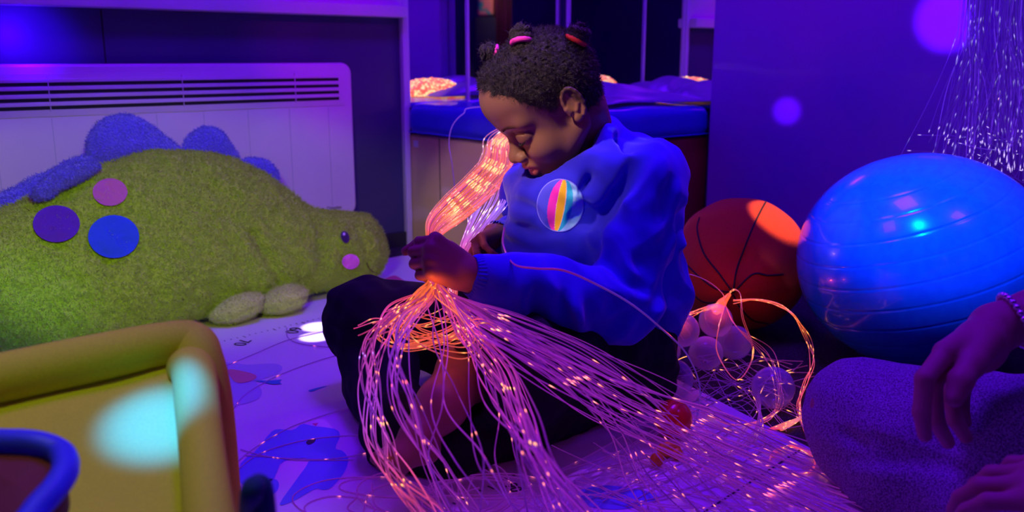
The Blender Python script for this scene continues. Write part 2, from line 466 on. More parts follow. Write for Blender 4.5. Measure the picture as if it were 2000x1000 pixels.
# cushion with soft edges and a slightly crowned top
def cushion(name, u0, u1, v0, v1, z0, z1, m, parent):
    h = .006
    X = np.arange(u0 - .02, u1 + .02, h); Y = np.arange(v0 - .02, v1 + .02, h); Z = np.arange(z0 - .02, z1 + .04, h)
    x, y, z = np.meshgrid(X, Y, Z, indexing='ij')
    r = .03; cx, cy, cz = (u0 + u1) / 2, (v0 + v1) / 2, (z0 + z1) / 2
    crown = .012 * (1 - ((x - cx) / (u1 - u0) * 2) ** 2) * (1 - ((y - cy) / (v1 - v0) * 2) ** 2)
    qx = abs(x - cx) - (u1 - u0) / 2 + r; qy = abs(y - cy) - (v1 - v0) / 2 + r; qz = abs(z - cz) - (z1 - z0) / 2 + r - np.where(z > cz, crown, 0)
    f = np.sqrt(np.maximum(qx, 0) ** 2 + np.maximum(qy, 0) ** 2 + np.maximum(qz, 0) ** 2) + np.minimum(np.maximum(np.maximum(qx, qy), qz), 0) - r
    f = f + .0015 * snoise(x, y, z, 22)
    V, F = surface_nets(f, np.array([X[0], Y[0], Z[0]]), h); V = relax(V, F, 2)
    W = np.array(RM(0, 0, 0)) - V[:, :1] * np.array(D1) + V[:, 1:2] * np.array(D2) + V[:, 2:] * np.array(UP)
    return link(name, mesh(name, W, F[:, ::-1]), m, parent)
cu = cushion('cushion', .012, PU + .012, .012, PV + .012, .354, .446, m_blue_vinyl, pr)
tube('piping', [RM(u, v, .362) for u, v in ((PU + .012, .03), (PU + .013, .3), (PU + .013, PV - .02), (PU, PV + .013), (.3, PV + .013), (.03, PV + .012))], .0025, m_blue_vinyl, cu, ns=6, n=80)
# grey-blue cloth lying over the right part of the cushion
m_cloth = mat('thin_cloth', (.30, .32, .62), .32, sheen=.4); add_noise(m_cloth, 14, (.25, .27, .58), bump=.2)
nu, nv = 110, 90; V = []
for i in range(nu):
    for j in range(nv):
        s, t = i / (nu - 1), j / (nv - 1)
        u = .03 + .42 * s + .03 * math.sin(3 * t + 1); v = .12 + .52 * t + .03 * math.sin(4 * s + 2)
        a = (u * .35 + v) * 34
        bump = (max(0, math.sin(math.pi * min(1, s * 1.02))) ** .7) * (max(0, math.sin(math.pi * t ** .8)) ** .7)
        z = .461 + .058 * bump + (.0050 * math.sin(a + 2 * s) + .0022 * math.sin(a * 1.9 + 3 + 2 * t)) * (.25 + .9 * bump)
        V.append(RM(u, v, z))
F = [[i * nv + j, (i + 1) * nv + j, (i + 1) * nv + j + 1, i * nv + j + 1] for i in range(nu - 1) for j in range(nv - 1)]
o = link('crumpled_cloth', mesh('crumpled_cloth', V, F), m_cloth)
so = o.modifiers.new('thick', 'SOLIDIFY'); so.thickness = .002
tag(o, 'thin grey-blue cloth crumpled over the blue podium cushion', 'cloth')

# ---- play mat on the floor
m_mat = mat('play_mat', (.80, .76, .86), .38, coat=.1); add_noise(m_mat, 170, bump=.25, dist=.0015)
MZ = .012
mp_ = [(.30, 1.56), (.526, 1.11), (.66, .84), (.92, .30), (.95, -.1), (-1.2, -.1), (-1.45, .6), (-1.30, 1.72), (-.50, 2.44), (-.36, 2.57), (-.24, 2.69), (-.20, 2.60), (-.04, 2.24), (.10, 1.96)]
b = MB(); b.prism(mp_, .001, MZ)
pm = b.build('play_mat', m_mat, bevel=.003)
tag(pm, 'large white printed play mat with a ruler scale, under the seated child', 'play mat')
def flat(name, pxs, m, smooth=True, z=MZ + .0006, n=60):
    pts = [PZ(x, y, z).to_2d() for x, y in pxs]
    if smooth: pts = smooth_poly(pts, n)
    area = sum(pts[i][0] * pts[(i + 1) % len(pts)][1] - pts[(i + 1) % len(pts)][0] * pts[i][1] for i in range(len(pts)))
    if area < 0: pts = pts[::-1]
    V = [(p[0], p[1], z) for p in pts]
    me = mesh(name, V, [list(range(len(V)))])
    return link(name, me, m, pm, smooth=False)
m_pb = mat('print_blue', (.16, .30, .80), .4); m_pg = mat('print_grey', (.50, .50, .78), .4); m_pr = mat('print_red', (.75, .06, .30), .4)
m_pk = mat('print_black', (.03, .02, .06), .5); m_pt = mat('print_teal', (.04, .28, .62), .4); m_py = mat('print_mauve', (.55, .25, .55), .4)
# blue bird
flat('printed_bird', [(470, 905), (500, 880), (528, 845), (545, 838), (572, 840), (590, 828), (612, 832), (655, 838), (664, 852), (655, 875), (668, 880), (680, 895), (674, 920), (650, 950), (632, 957), (615, 955), (580, 975), (553, 986), (548, 980), (580, 935), (604, 898), (575, 896), (548, 905), (535, 935), (505, 950), (470, 945)], m_pb)
flat('printed_bird', [(525, 938), (540, 937), (545, 948), (538, 962), (520, 968)], m_pb, n=24)
flat('printed_eye', [(598, 864), (606, 857), (616, 858), (613, 864), (603, 868)], m_pk, z=MZ + .0012, n=24)
flat('printed_crest', [(610, 827), (622, 826), (617, 832)], m_pr, smooth=False)
flat('printed_cloud', [(420, 715), (450, 708), (480, 712), (505, 711), (535, 710), (551, 716), (545, 728), (520, 738), (500, 745), (511, 762), (505, 778), (470, 790), (420, 790)], m_pg)
flat('printed_leaf', [(446, 722), (475, 725), (500, 733), (495, 742), (470, 748), (455, 742)], m_pr, z=MZ + .0012, n=30)
flat('printed_leaf', [(495, 743), (530, 743), (551, 741), (545, 746), (551, 750), (530, 750)], m_pt, smooth=False, z=MZ + .0012)
flat('printed_feather', [(603, 762), (625, 756), (639, 754), (622, 760), (608, 765)], m_pt, n=24)
flat('printed_shape', [(1130, 960), (1180, 948), (1240, 955), (1285, 968), (1260, 985), (1200, 995), (1140, 985)], m_pb)
flat('printed_shape', [(752, 545), (770, 538), (785, 545), (800, 556), (785, 552), (770, 547)], m_pr, n=24)
flat('printed_shape', [(676, 680), (690, 677), (700, 682), (690, 687)], m_py, n=20)
# ruler scale: small ticks with longer ones, and the numbers
def ticks(p0, p1, n, long_every, L, off=0):
    a = PZ(*p0, MZ + .0008); c = PZ(*p1, MZ + .0008); d = (c - a).normalized(); s = Vector((d.y, -d.x, 0)); b = MB()
    for i in range(n + 1):
        q = a.lerp(c, i / n); l = L * (2.2 if (i + off) % long_every == 0 else 1); w = .0011
        b.add([q + d * w, q - d * w, q - d * w + s * l, q + d * w + s * l], [[0, 1, 2, 3]])
    o = b.build('ruler_scale', m_pk, pm); return o
ticks((425, 668), (652, 614), 20, 5, .006, 1)
ticks((866, 990), (1000, 926), 8, 5, .006, 0)
def num(s, px, py, size, ang):
    q = PZ(px, py, MZ + .001); text('scale_number', s, size, Matrix.Translation(q) @ Matrix.Rotation(R(ang), 4, 'Z'), m_pk, pm, .0002)
num('70', 472, 669, .038, -100); num('60', 573, 645, .042, -100); num('50', 657, 623, .038, -100)
num('90', 1002, 952, .026, -62)
# fold seams of the mat
def seam(p, q, w=.0016):
    a = PZ(*p, MZ + .0007); c = PZ(*q, MZ + .0007); d = (c - a).normalized(); s = Vector((-d.y, d.x, 0)) * w
    MB().add([a - s, c - s, c + s, a + s], [[0, 1, 2, 3]]) if False else None
    b = MB(); b.add([a - s, c - s, c + s, a + s], [[0, 1, 2, 3]]); b.build('fold_seam', m_pk, pm)
seam((1375, 1000), (1562, 879)); seam((1746, 1000), (1772, 983))

# ---- gold foil curtain and bright patterned cushion behind the viewer, seen in the mirror
m_foil = mat('gold_foil', (.85, .55, .18), .3, metal=1)
V = []; F = []; n = 60
for i in range(n):
    t = i / (n - 1); x = .36 + .14 * t; y = -.50 + .012 * math.sin(t * 60) + .01 * math.sin(t * 23)
    V += [(x, y, .35), (x, y + .01 * math.sin(t * 31), 1.3), (x, y, 2.3)]
    if i: k = 3 * i; F += [[k - 3, k, k + 1, k - 2], [k - 2, k + 1, k + 2, k - 1]]
o = link('foil_curtain', mesh('foil_curtain', V, F), m_foil); so = o.modifiers.new('t', 'SOLIDIFY'); so.thickness = .001
tag(o, 'narrow gold foil curtain reflected in the mirror above the left hair bun', 'curtain')
m_pat = mat('patterned_cloth', (.05, .45, .15), .7); add_noise(m_pat, 9, (.9, .3, .12), fac=(.48, .52))
b = MB(); b.box((.56, -.50, 1.06), .12, .05, .34); o = b.build('patterned_cushion', m_pat, bevel=.02)
tag(o, 'green and orange patterned cushion reflected beside the gold foil in the mirror', 'cushion')
b = MB(); b.box((.56, -.50, .44), .16, .12, .88); o = b.build('storage_box', m_blackcloth, bevel=.01)
tag(o, 'dark storage box below the patterned cushion, reflected in the mirror', 'box')
# ================================================================== DINOSAUR PILLOW
def fur(m, sc=210, bump=1.0, dist=.006): return add_noise(m, sc, bump=bump, dist=dist, detail=3)
m_dino = mat('yellow_green_plush', (.52, .74, .06), .95, sheen=.35, spec=.1)
m_dback = mat('blue_plush', (.10, .10, .80), .9, sheen=.5, spec=.1)
m_spine = mat('blue_spine_plush', (.13, .10, .85), .9, sheen=.6, spec=.1)
m_foot = mat('pale_plush', (.66, .78, .20), .95, sheen=.4, spec=.1)
m_sp1 = mat('violet_felt', (.12, .02, .40), .9); m_sp2 = mat('blue_felt', (.02, .09, .72), .9); m_sp3 = mat('pink_felt', (.62, .16, .36), .9)
m_eye = mat('eye_embroidery', (.05, .01, .12), .6); m_cheek = mat('cheek_felt', (.95, .16, .75), .8); m_shine = mat('eye_shine', (.75, .5, .8), .6)
for m_ in (m_dino, m_dback, m_spine, m_foot): fur(m_)
LEAN = R(29)
DB = PZ(345, 640, .01); DE = PZ(735, 548, .01); DA = (DE - DB).normalized()
DN0 = Vector((DA.y, -DA.x, 0)); DV = (UP * math.cos(LEAN) - DN0 * math.sin(LEAN)).normalized(); DN = DA.cross(DV)
if DN.y > 0: DN = -DN
def dpt(px, py, off=.05):
    q = PP(px, py, DB + DN * off, DN) - (DB + DN * off); return (q.dot(DA), q.dot(DV))
def dpoly(pxs, n=120, off=.05): return smooth_poly([dpt(x, y, off) for x, y in pxs], n)
body_px = [(-260, 520), (-130, 455), (0, 412), (60, 385), (120, 350), (200, 325), (250, 308), (300, 299), (365, 300), (430, 310), (490, 333), (545, 367), (590, 399), (625, 414), (665, 418), (705, 425), (735, 450), (748, 490), (742, 528), (712, 550), (660, 560), (600, 570), (520, 590), (420, 608), (345, 634), (250, 662), (150, 685), (40, 700), (-120, 715), (-260, 690), (-330, 610)]
droot = empty('dinosaur_pillow', DB - DN * .05, 'large yellow-green plush dinosaur pillow with blue spines leaning against the wall heater', 'plush toy')
def dwarp(x, y): return .06 * snoise(x, y, 0, 13) + .04 * snoise(x * 1.5, y * .6, 0, 40, off=4) - .26 * np.exp(-((x - NKX - .25 * (y - .1)) / .022) ** 2) - .18 * np.exp(-((x - NKX + .16 + .3 * (y - .1)) / .016) ** 2) * (y < .16)
NKX = dpt(598, 480)[0]
W, F, Lc = pillow(dpoly(body_px, 160), .075, .13, .0048, (DB + DN * .05, DA, DV, DN), noise=.0024, nsc=60, warp=dwarp, Tb=.12, it=2)
W = W + np.array(DN) * (.0016 * snoise(Lc[:, 0], Lc[:, 1], Lc[:, 2], 230, 12, 3) + .0012 * snoise(Lc[:, 0], Lc[:, 1], Lc[:, 2], 330, 12, 8))[:, None]
W[:, 2] = np.maximum(W[:, 2], MZ + .001)
DINO_T = bvh(W, F)
me = mesh('body', W, F); db = link('body', me, [m_dino, m_dback], droot)
fc = Lc[F].mean(1)[:, 2]; me.polygons.foreach_set('material_index', (fc < -.012).astype(np.int32))
vg = db.vertex_groups.new(name='front'); front = np.where(Lc[:, 2] > -.008)[0]; vg.add([int(i) for i in front], 1, 'REPLACE')
def furry(o, n, L, rad=.0006, vgname=None, seed=1, rough=.004, slot=1, brown=0):
    md = o.modifiers.new('fur', 'PARTICLE_SYSTEM'); ps = md.particle_system; s = ps.settings
    s.type = 'HAIR'; s.count = n; s.hair_length = L; s.hair_step = 3; s.render_step = 2; s.display_step = 2
    s.use_advanced_hair = True; s.normal_factor = .0; s.brownian_factor = brown; s.factor_random = L * .9
    s.roughness_1 = 0; s.roughness_endpoint = rough; s.roughness_2 = rough; s.roughness_2_size = 1
    s.radius_scale = rad; s.root_radius = 1.0; s.tip_radius = .35; s.material = slot; ps.seed = seed
    s.use_modifier_stack = False
    if vgname: ps.vertex_group_density = vgname
    return ps
FUR = True
if FUR: furry(db, 90000, .0032, .0010, 'front', 3, .002)
def dplush(name, pxs, off, T, w, m, h=.005, n=80, hairs=0, noise=.002, tilt=0):
    W, F, L = pillow(dpoly(pxs, n, off), T, w, h, (DB + DN * off, DA, DV, DN), noise=noise, nsc=50, off=len(pxs))
    o = link(name, mesh(name, W, F), m, droot)
    if FUR and hairs: furry(o, hairs, .0022, .0010, None, 4, .003)
    return o
dplush('spine', [(168, 290), (172, 265), (190, 240), (220, 226), (245, 226), (280, 240), (315, 262), (345, 288), (360, 305), (330, 325), (270, 330), (200, 335), (175, 318)], .035, .032, .05, m_spine, hairs=9000)
dplush('spine', [(355, 300), (365, 270), (385, 252), (408, 248), (430, 258), (448, 282), (466, 312), (455, 330), (400, 328), (360, 318)], .035, .03, .045, m_spine, hairs=6000)
dplush('spine', [(466, 320), (480, 310), (505, 309), (528, 320), (543, 345), (540, 362), (520, 372), (490, 352), (470, 340)], .035, .022, .03, m_spine, hairs=3000)
dplush('spine', [(-40, 440), (0, 378), (40, 358), (90, 335), (140, 312), (180, 305), (200, 330), (150, 360), (90, 395), (30, 440)], .03, .022, .04, m_spine, hairs=7000)
dplush('spine', [(60, 378), (75, 355), (110, 332), (150, 318), (185, 316), (196, 326), (175, 345), (130, 368), (100, 388), (72, 391)], .125, .016, .03, m_spine, hairs=5000)
# stubby feet resting on the mat
def foot(px, py, y, rx, ry, ang, hairs=4000):
    s = SDF((-.12, -.12, -.08), (.12, .12, .08), .0035); c = P(px, py, y)
    s.ell((0, 0, 0), (rx, .045, ry), k=0); g = s.grid()
    f = s.f + .0018 * snoise(*g, 60) + .004 * np.exp(-((g[2] + .006) / .004) ** 2) * (g[1] < 0)
    V, F = surface_nets(f, s.lo, s.h); V = relax(V, F, 2)
    M = Matrix.Translation(c) @ Matrix.Rotation(ang, 4, 'Y') @ Matrix.Rotation(R(40), 4, 'Z')
    V = [M @ Vector(v) for v in V]; zmin = min(v.z for v in V)
    if zmin < MZ + .001: V = [v + Vector((0, 0, MZ + .001 - zmin)) for v in V]
    o = link('foot', mesh('foot', V, F), m_foot, droot)
    if FUR: furry(o, hairs, .0022, .0010, None, 5, .003)
foot(465, 606, 1.915, .064, .030, R(-14)); foot(554, 592, 1.985, .060, .031, R(-10))
px_decal('flank_spot', DINO_T, 110, 437, 46, 36, m_sp1, droot, off=.0115)
px_decal('flank_spot', DINO_T, 222, 462, 50, 42, m_sp2, droot, off=.0115)
px_decal('flank_spot', DINO_T, 215, 375, 34, 27, m_sp3, droot, off=.0115)
ey = px_decal('eye', DINO_T, 674, 463, 8, 12, m_eye, droot, rot=-.3, off=.0115, nr=3, na=20)
px_decal('eye_shine', DINO_T, 672, 457, 2.6, 3.2, m_shine, ey, off=.0130, nr=2, na=12)
px_decal('cheek_patch', DINO_T, 685, 511, 17, 15, m_cheek, droot, off=.0115, nr=4)
mo = []
for x, y in ((716, 513), (720, 522), (727, 530), (737, 534)):
    d = ray(x, y); l, _, _, _ = DINO_T.ray_cast(Vector((0, 0, CAM_H)) + d * .5, d.normalized()); mo.append(l - d.normalized() * .006 if l else P(x, y, 2.25))
tube('mouth_stitch', mo, .0016, mat('stitch', (.12, .06, .02), .8), droot, ns=6, n=14)

# ================================================================== YELLOW SOFT SEAT (near left)
m_ysoft = mat('yellow_soft_cover', (.66, .60, .014), .8, sheen=.0); add_noise(m_ysoft, 420, (.60, .55, .013), bump=.3, dist=.001)
m_ydark = m_ysoft
K = P(372, 662, .90); Lf = P(-60, 752, .80); Nr = P(412, 1040, .66); 
e1 = (Lf - K); e2 = (Nr - K)
Fl = Lf + e2; 
sroot = empty('soft_play_seat', Vector((-.40, .72, MZ)), 'yellow padded soft play seat with rolled rims, lit by a cyan spot', 'soft seat')
s = SDF((-.95, .30, 0), (-.08, 1.02, .36), .006); g = s.grid()
K_, L_, N_, X_ = K - UP * .002, Lf - UP * .002, Nr - UP * .002, Fl - UP * .002
def seatbody():
    # solid prism under the plane through K,L,N, inside the quad K,L,X,N
    n = (L_ - K_).cross(N_ - K_).normalized(); n = n if n.z > 0 else -n
    pl = (g[0] - K_.x) * n.x + (g[1] - K_.y) * n.y + (g[2] - K_.z) * n.z
    XX, YY = np.meshgrid(s.ax[0], s.ax[1], indexing='ij')
    d2 = polysd([K_.to_2d(), L_.to_2d(), X_.to_2d(), N_.to_2d()], XX, YY)[:, :, None]
    side = -d2 - .012 - .012 * np.clip(1 - g[2] / .28, 0, 1)
    rr = .02
    a = np.maximum(pl + .012 + rr, 0); b_ = np.maximum(side + rr, 0); c_ = np.maximum(-(g[2] - MZ - .001) + rr, 0)
    f = np.sqrt(a * a + b_ * b_ + c_ * c_) + np.minimum(np.maximum(np.maximum(pl + .012 + rr, side + rr), -(g[2] - MZ - .001) + rr), 0) - rr
    return f + .0012 * snoise(g[0], g[1], g[2], 30)
V, F = surface_nets(seatbody().astype(np.float32), s.lo, s.h); V = relax(V, F, 2)
link('padded_body', mesh('padded_body', V, F), m_ysoft, sroot)
SEAT_T = bvh(V, F)
def roll(name, pts, r, m=m_ysoft):
    p = catmull(pts, 60); n = len(p); rad = np.full(n, r) * (1 + .04 * np.sin(np.linspace(0, 9, n)))
    return tube(name, p, rad, m, sroot, ns=24)
ca = K + (e1.normalized() + e2.normalized()) * .0
roll('rolled_rim', [Lf + e1 * .02, Lf.lerp(K, .3), Lf.lerp(K, .6), Lf.lerp(K, .85), K + e2 * .015 - UP * .002, K + e2 * .08 - e1 * .035 - UP * .012, K + e2 * .10 - e1 * .06 - UP * .06, K + e2 * .10 - e1 * .07 - UP * .18], .024)
roll('rolled_rim', [K + e2 * .13 + e1 * .03 - UP * .006, K + e2 * .22 - UP * .001, K.lerp(Nr, .45), K.lerp(Nr, .75), Nr, Nr + e2 * .12], .021)
roll('rolled_rim', [Lf + e1 * .02, Lf + e2 * .3, Lf + e2 * .6, Fl], .024)
# dark teal carry handle on the near right side
m_teal = mat('teal_webbing', (.01, .10, .10), .8)
hb = PZ(503, 1040, .06); 
roll('carry_handle', [PZ(486, 1060, .10), P(490, 975, .60), P(500, 948, .60), P(512, 960, .60), P(522, 1050, .60)], .008, m_teal)
# dark red block with blue edge standing on the seat, left
m_mar = mat('maroon_cover', (.16, .01, .03), .8); m_bedge = mat('blue_edge_cover', (.03, .04, .75), .55)
c0 = P(20, 935, .62)
broot = empty('soft_block', c0, 'dark red soft block with blue rolled edge on the yellow seat, bottom left corner', 'soft block')
bp = [P(-90, 862, .64), P(0, 862, .635), P(70, 866, .63), P(118, 884, .625), P(128, 915, .60), P(110, 950, .58), P(75, 990, .56), P(30, 1040, .54), P(-60, 1060, .54), P(-130, 1000, .58)]
V, F = tube_arrays(catmull(bp + [bp[0]], 90)[:-1], .0095, 14, True)
link('rolled_edge', mesh('rolled_edge', V, F), m_bedge, broot)
ce = sum(bp, Vector()) / len(bp); ring = [Vector(p) for p in catmull(bp + [bp[0]], 61)[:-1]]
V = []; NR = 10
for j in range(NR + 1):
    t = j / NR
    for p in ring:
        q = ce.lerp(p, math.sin(t * math.pi / 2)); V.append(q + UP * (.004 * (1 - t) - .006))
for p in ring: V.append(p - UP * .030)
F = []; n = 60
for j in range(NR + 1):
    for i in range(n): F.append([j * n + i, j * n + (i + 1) % n, (j + 1) * n + (i + 1) % n, (j + 1) * n + i])
F.append([(NR + 1) * n + i for i in range(n)])
link('block_cover', mesh('block_cover', V, F), m_mar, broot)

# ================================================================== BALLS
# big exercise ball
m_ball = mat('blue_ball_rubber', (.01, .20, .95), .22, coat=.5); add_noise(m_ball, 60, (.01, .17, .92), bump=.03)
BR = .222; bc = PZ(1800, 512, .205); 
br = empty('exercise_ball', Vector((bc.x, bc.y, 0)), 'large glossy blue exercise ball beside the purple wall', 'ball')
axis_r = Matrix.Rotation(R(-22), 3, 'Y')
def ballshell(R0, c, sc, M, grooves, nu=160, nv=330):
    V = []; F = []
    for j in range(nv + 1):
        b = math.pi * j / nv; g_ = 0
        for gg in grooves: g_ -= .0008 * math.exp(-((b - gg) / .0075) ** 2)
        for i in range(nu):
            a = 2 * math.pi * i / nu; r = R0 + g_
            v = M @ Vector((math.sin(b) * math.cos(a) * r, math.sin(b) * math.sin(a) * r, math.cos(b) * r))
            V.append(Vector((v.x * sc[0], v.y * sc[1], v.z * sc[2])) + c)
    for j in range(nv):
        for i in range(nu): F.append([j * nu + i, (j + 1) * nu + i, (j + 1) * nu + (i + 1) % nu, j * nu + (i + 1) % nu])
    return V, F
V, F = ballshell(BR, Vector((bc.x, bc.y, .207)), (1.03, 1.03, .925), axis_r, [math.pi * k / 16 for k in range(3, 14)])
link('ball_shell', mesh('ball_shell', V, F), m_ball, br)
# basketball shaped cushion
m_bask = mat('orange_plush', (.50, .055, .004), .9, sheen=.1); add_noise(m_bask, 300, (.45, .05, .004), bump=.5, dist=.002)
m_seamk = mat('black_seam', (.015, .01, .01), .8)
kc = PZ(1445, 515, .148); kr = .147
kb = empty('basketball_cushion', Vector((kc.x, kc.y, 0)), 'orange basketball-shaped cushion with black seams between the child and the blue ball', 'cushion')
s = SDF((-.18, -.18, -.18), (.18, .18, .18), .005); s.ell((0, 0, 0), (kr, kr, kr * .97), k=0); g = s.grid()
ctr = np.array(ray(1435, 575).normalized()) * -1
f = s.f + .0016 * snoise(*g, 35)
dd = np.sqrt((g[0] - ctr[0] * kr) ** 2 + (g[1] - ctr[1] * kr) ** 2 + (g[2] - ctr[2] * kr) ** 2); f = f + .014 * np.exp(-(dd / .03) ** 2)
V, F = surface_nets(f, s.lo, s.h); V = relax(V, F, 2) + np.array(kc); V[:, 2] = np.maximum(V[:, 2], .0015)
link('cushion_body', mesh('cushion_body', V, F), m_bask, kb)
BT = bvh(V, F)
def bseam(pxs):
    p = []
    for x, y, _z in catmull([(a, b, 0) for a, b in pxs], 40):
        d = ray(x, y); l, _, _, _ = BT.ray_cast(Vector((0, 0, CAM_H)) + d, d.normalized())
        if l: p.append(l - d.normalized() * .0002)
    if len(p) > 2: tube('seam', p, .0020, m_seamk, kb, ns=6)
cx_, cy_ = 1432, 570
bseam([(1432, 572), (1438, 530), (1452, 490), (1472, 440), (1492, 400), (1500, 390)])
bseam([(1432, 572), (1405, 535), (1375, 495), (1362, 450), (1366, 425)])
bseam([(1432, 572), (1470, 536), (1500, 538), (1530, 536)])
bseam([(1432, 572), (1400, 565), (1365, 540), (1330, 505)])
bseam([(1432, 575), (1445, 600), (1470, 625), (1500, 632)])
bseam([(1430, 575), (1400, 590), (1370, 588), (1340, 560)])
# hollow clear play balls
m_clear = mat('clear_plastic', (.80, .68, .95), .10, coat=.3)
nt = m_clear.node_tree; N_n = nt.nodes; Lk = nt.links
out = [n for n in N_n if n.type == 'OUTPUT_MATERIAL'][0]; tr = N_n.new('ShaderNodeBsdfTransparent'); mx = N_n.new('ShaderNodeMixShader')
fr_ = N_n.new('ShaderNodeLayerWeight'); fr_.inputs['Blend'].default_value = .25
mr = N_n.new('ShaderNodeMapRange'); mr.inputs['To Min'].default_value = .26; mr.inputs['To Max'].default_value = .80
Lk.new(fr_.outputs['Facing'], mr.inputs['Value']); Lk.new(mr.outputs['Result'], mx.inputs['Fac'])
Lk.new(tr.outputs[0], mx.inputs[1]); Lk.new(bsdf(m_clear).outputs[0], mx.inputs[2]); Lk.new(mx.outputs[0], out.inputs['Surface'])
proto = None
for (px, py, r, z0, lb) in ((1333, 645, .032, .054, 'clear play ball lit orange beneath the glowing fibre cluster, left side'),
                        (1297, 684, .032, .0, 'clear play ball half hidden behind the child\'s back'),
                        (1379, 690, .033, .0, 'clear play ball with a small gold glint, in the middle of the heap'),
                        (1434, 669, .034, .0, 'clear play ball at the right end of the heap below the basketball cushion'),
                        (1398, 626, .033, .052, 'clear play ball highest on the heap, right under the orange cushion'),
                        (1316, 740, .034, .0, 'clear play ball lying on the edge of the white mat behind the child'),
                        (1510, 757, .036, .0, 'single clear play ball lying alone on the carpet, two white glints')):
    z = (MZ if px == 1316 else 0.001) + r + z0
    c = PZ(px, py, z)
    if proto is None:
        proto = sphere('play_ball', (0, 0, 0), .035, m_clear); o = proto
        rg = tube('mould_seam', [(.0352 * math.cos(a), .0352 * math.sin(a), 0) for a in np.linspace(0, 2 * math.pi, 60)[:-1]], .0005, m_clear, proto, ns=4, closed=True)
    else:
        o = proto.copy(); COL.objects.link(o); q = rg.copy(); COL.objects.link(q); q.parent = o
    o.location = c; o.scale = (r / .035,) * 3; o.rotation_euler = (random.uniform(0, 2), random.uniform(-1, 1), random.uniform(0, 3))
    tag(o, lb, 'ball', 'clear hollow play balls')
m_redb = mat('red_ball_plastic', (.75, .03, .01), .3, coat=.3)
rb = sphere('red_play_ball', (0, 0, 0), .030, m_redb); rb.location = PZ(1314, 818, MZ + .030)
tag(rb, 'small red play ball on the mat behind the sweep of glowing strands', 'ball')
sq = tube('mould_seam', [(.0301 * math.cos(a), 0, .0301 * math.sin(a)) for a in np.linspace(0, 2 * math.pi, 60)[:-1]], .0005, m_redb, rb, ns=4, closed=True)
m_yb = mat('yellow_toy_plastic', (.85, .65, .03), .4)
tb = empty('toy_figure', PZ(1292, 892, MZ), 'tiny yellow toy lying on the mat below the red ball', 'toy')
a_, b_, c_ = PZ(1283, 898, MZ + .011), PZ(1306, 878, MZ + .012), PZ(1322, 886, MZ + .009)
sphere('toy_head', a_, .010, mat('amber_toy_plastic', (.8, .42, .03), .4), tb, nu=20, nv=12)
sphere('toy_body', b_, .014, m_yb, tb, sc=(1.3, .8, .8), nu=24, nv=14); sphere('toy_tail', c_, .009, m_yb, tb, nu=20, nv=12)
# ================================================================== HANDS (shared builder)
def hand_prims(wrist, X, Z, side, s, curls, spread=(6, 1, -4, -9), thumb=(35, 20, 25, 20), base_k=.008):
    """wrist position, X = finger direction, Z = back of hand. side=+1: thumb on Y=Z x X side."""
    X = Vector(X).normalized(); Z = Vector(Z); Z = (Z - X * Z.dot(X)).normalized(); Y = Z.cross(X) * side
    W = lambda x, y, z: wrist + (X * x + Y * y + Z * z) * s
    pr = []
    # palm: metacarpal capsules blended together
    for y0, y1, x1, r0, r1 in ((.016, .030, .088, .015, .0125), (.006, .010, .092, .016, .013), (-.006, -.010, .088, .015, .0125), (-.014, -.028, .080, .014, .0115)):
        pr.append((W(0, y0, 0), W(x1, y1, 0), r0 * s, r1 * s, .012 * s))
    pr.append((W(.018, .020, -.006), W(.050, .030, -.010), .016 * s, .014 * s, .012 * s))     # thumb muscle
    pr.append((W(.02, -.02, -.005), W(.06, -.026, -.006), .014 * s, .011 * s, .012 * s))
    pr.append((W(-.03, 0, 0), W(.01, 0, 0), .023 * s, .023 * s, .014 * s))
    base = [(.090, .029), (.095, .009), (.090, -.011), (.081, -.029)]
    L = [(.042, .025, .021), (.046, .028, .022), (.043, .026, .022), (.034, .020, .019)]
    rr = [.0098, .0100, .0095, .0084]
    nails = []
    for i in range(4):
        p = W(base[i][0] - .006, base[i][1], 0); a = R(spread[i]); d = (X * math.cos(a) + Y * math.sin(a)); n = Z.copy(); side_ax = d.cross(n)
        ang = 0; r = rr[i] * s
        for j in range(3):
            c = R(curls[i][j]); M = Matrix.Rotation(-c, 3, side_ax) if False else Matrix.Rotation(c, 3, n.cross(d))
            d = (M @ d).normalized(); n = (M @ n).normalized()
            q = p + d * L[i][j] * s; r2 = r * .9
            pr.append((p, q, r * (1.06 if j else 1.16), r2, .0045 * s)); p = q; r = r2
        nails.append((p - d * .004 * s + n * r * .8, d, n, r))
    # thumb
    t0 = W(.028, .026, -.010); a = R(thumb[0]); d = (X * math.cos(a) + Y * math.sin(a)); n = Z.copy()
    M = Matrix.Rotation(R(thumb[1]), 3, Y * side * side); d = (Matrix.Rotation(R(thumb[1]), 3, n.cross(d)) @ d).normalized()
    p = t0
    for j, (l, r1, r2) in enumerate(((.040, .014, .0115), (.032, .0118, .0105), (.026, .0108, .0085))):
        if j:
            ax = X.cross(Y) * -1 if False else (Y.cross(X))
            M = Matrix.Rotation(R(thumb[2 + (j > 1)]) * 1.0, 3, (X.cross(Y)) * -1)
            d = (M @ d).normalized()
        q = p + d * l * s; pr.append((p, q, r1 * s, r2 * s, .006 * s)); p = q
    nails.append((p + Y * .004 * s + Z * .006 * s, d, (Z + Y * .6).normalized(), .009 * s))
    return pr, nails
def add_prims(s, pr):
    for a, b, ra, rb, k in pr: s.cap(a, b, ra, rb, k)

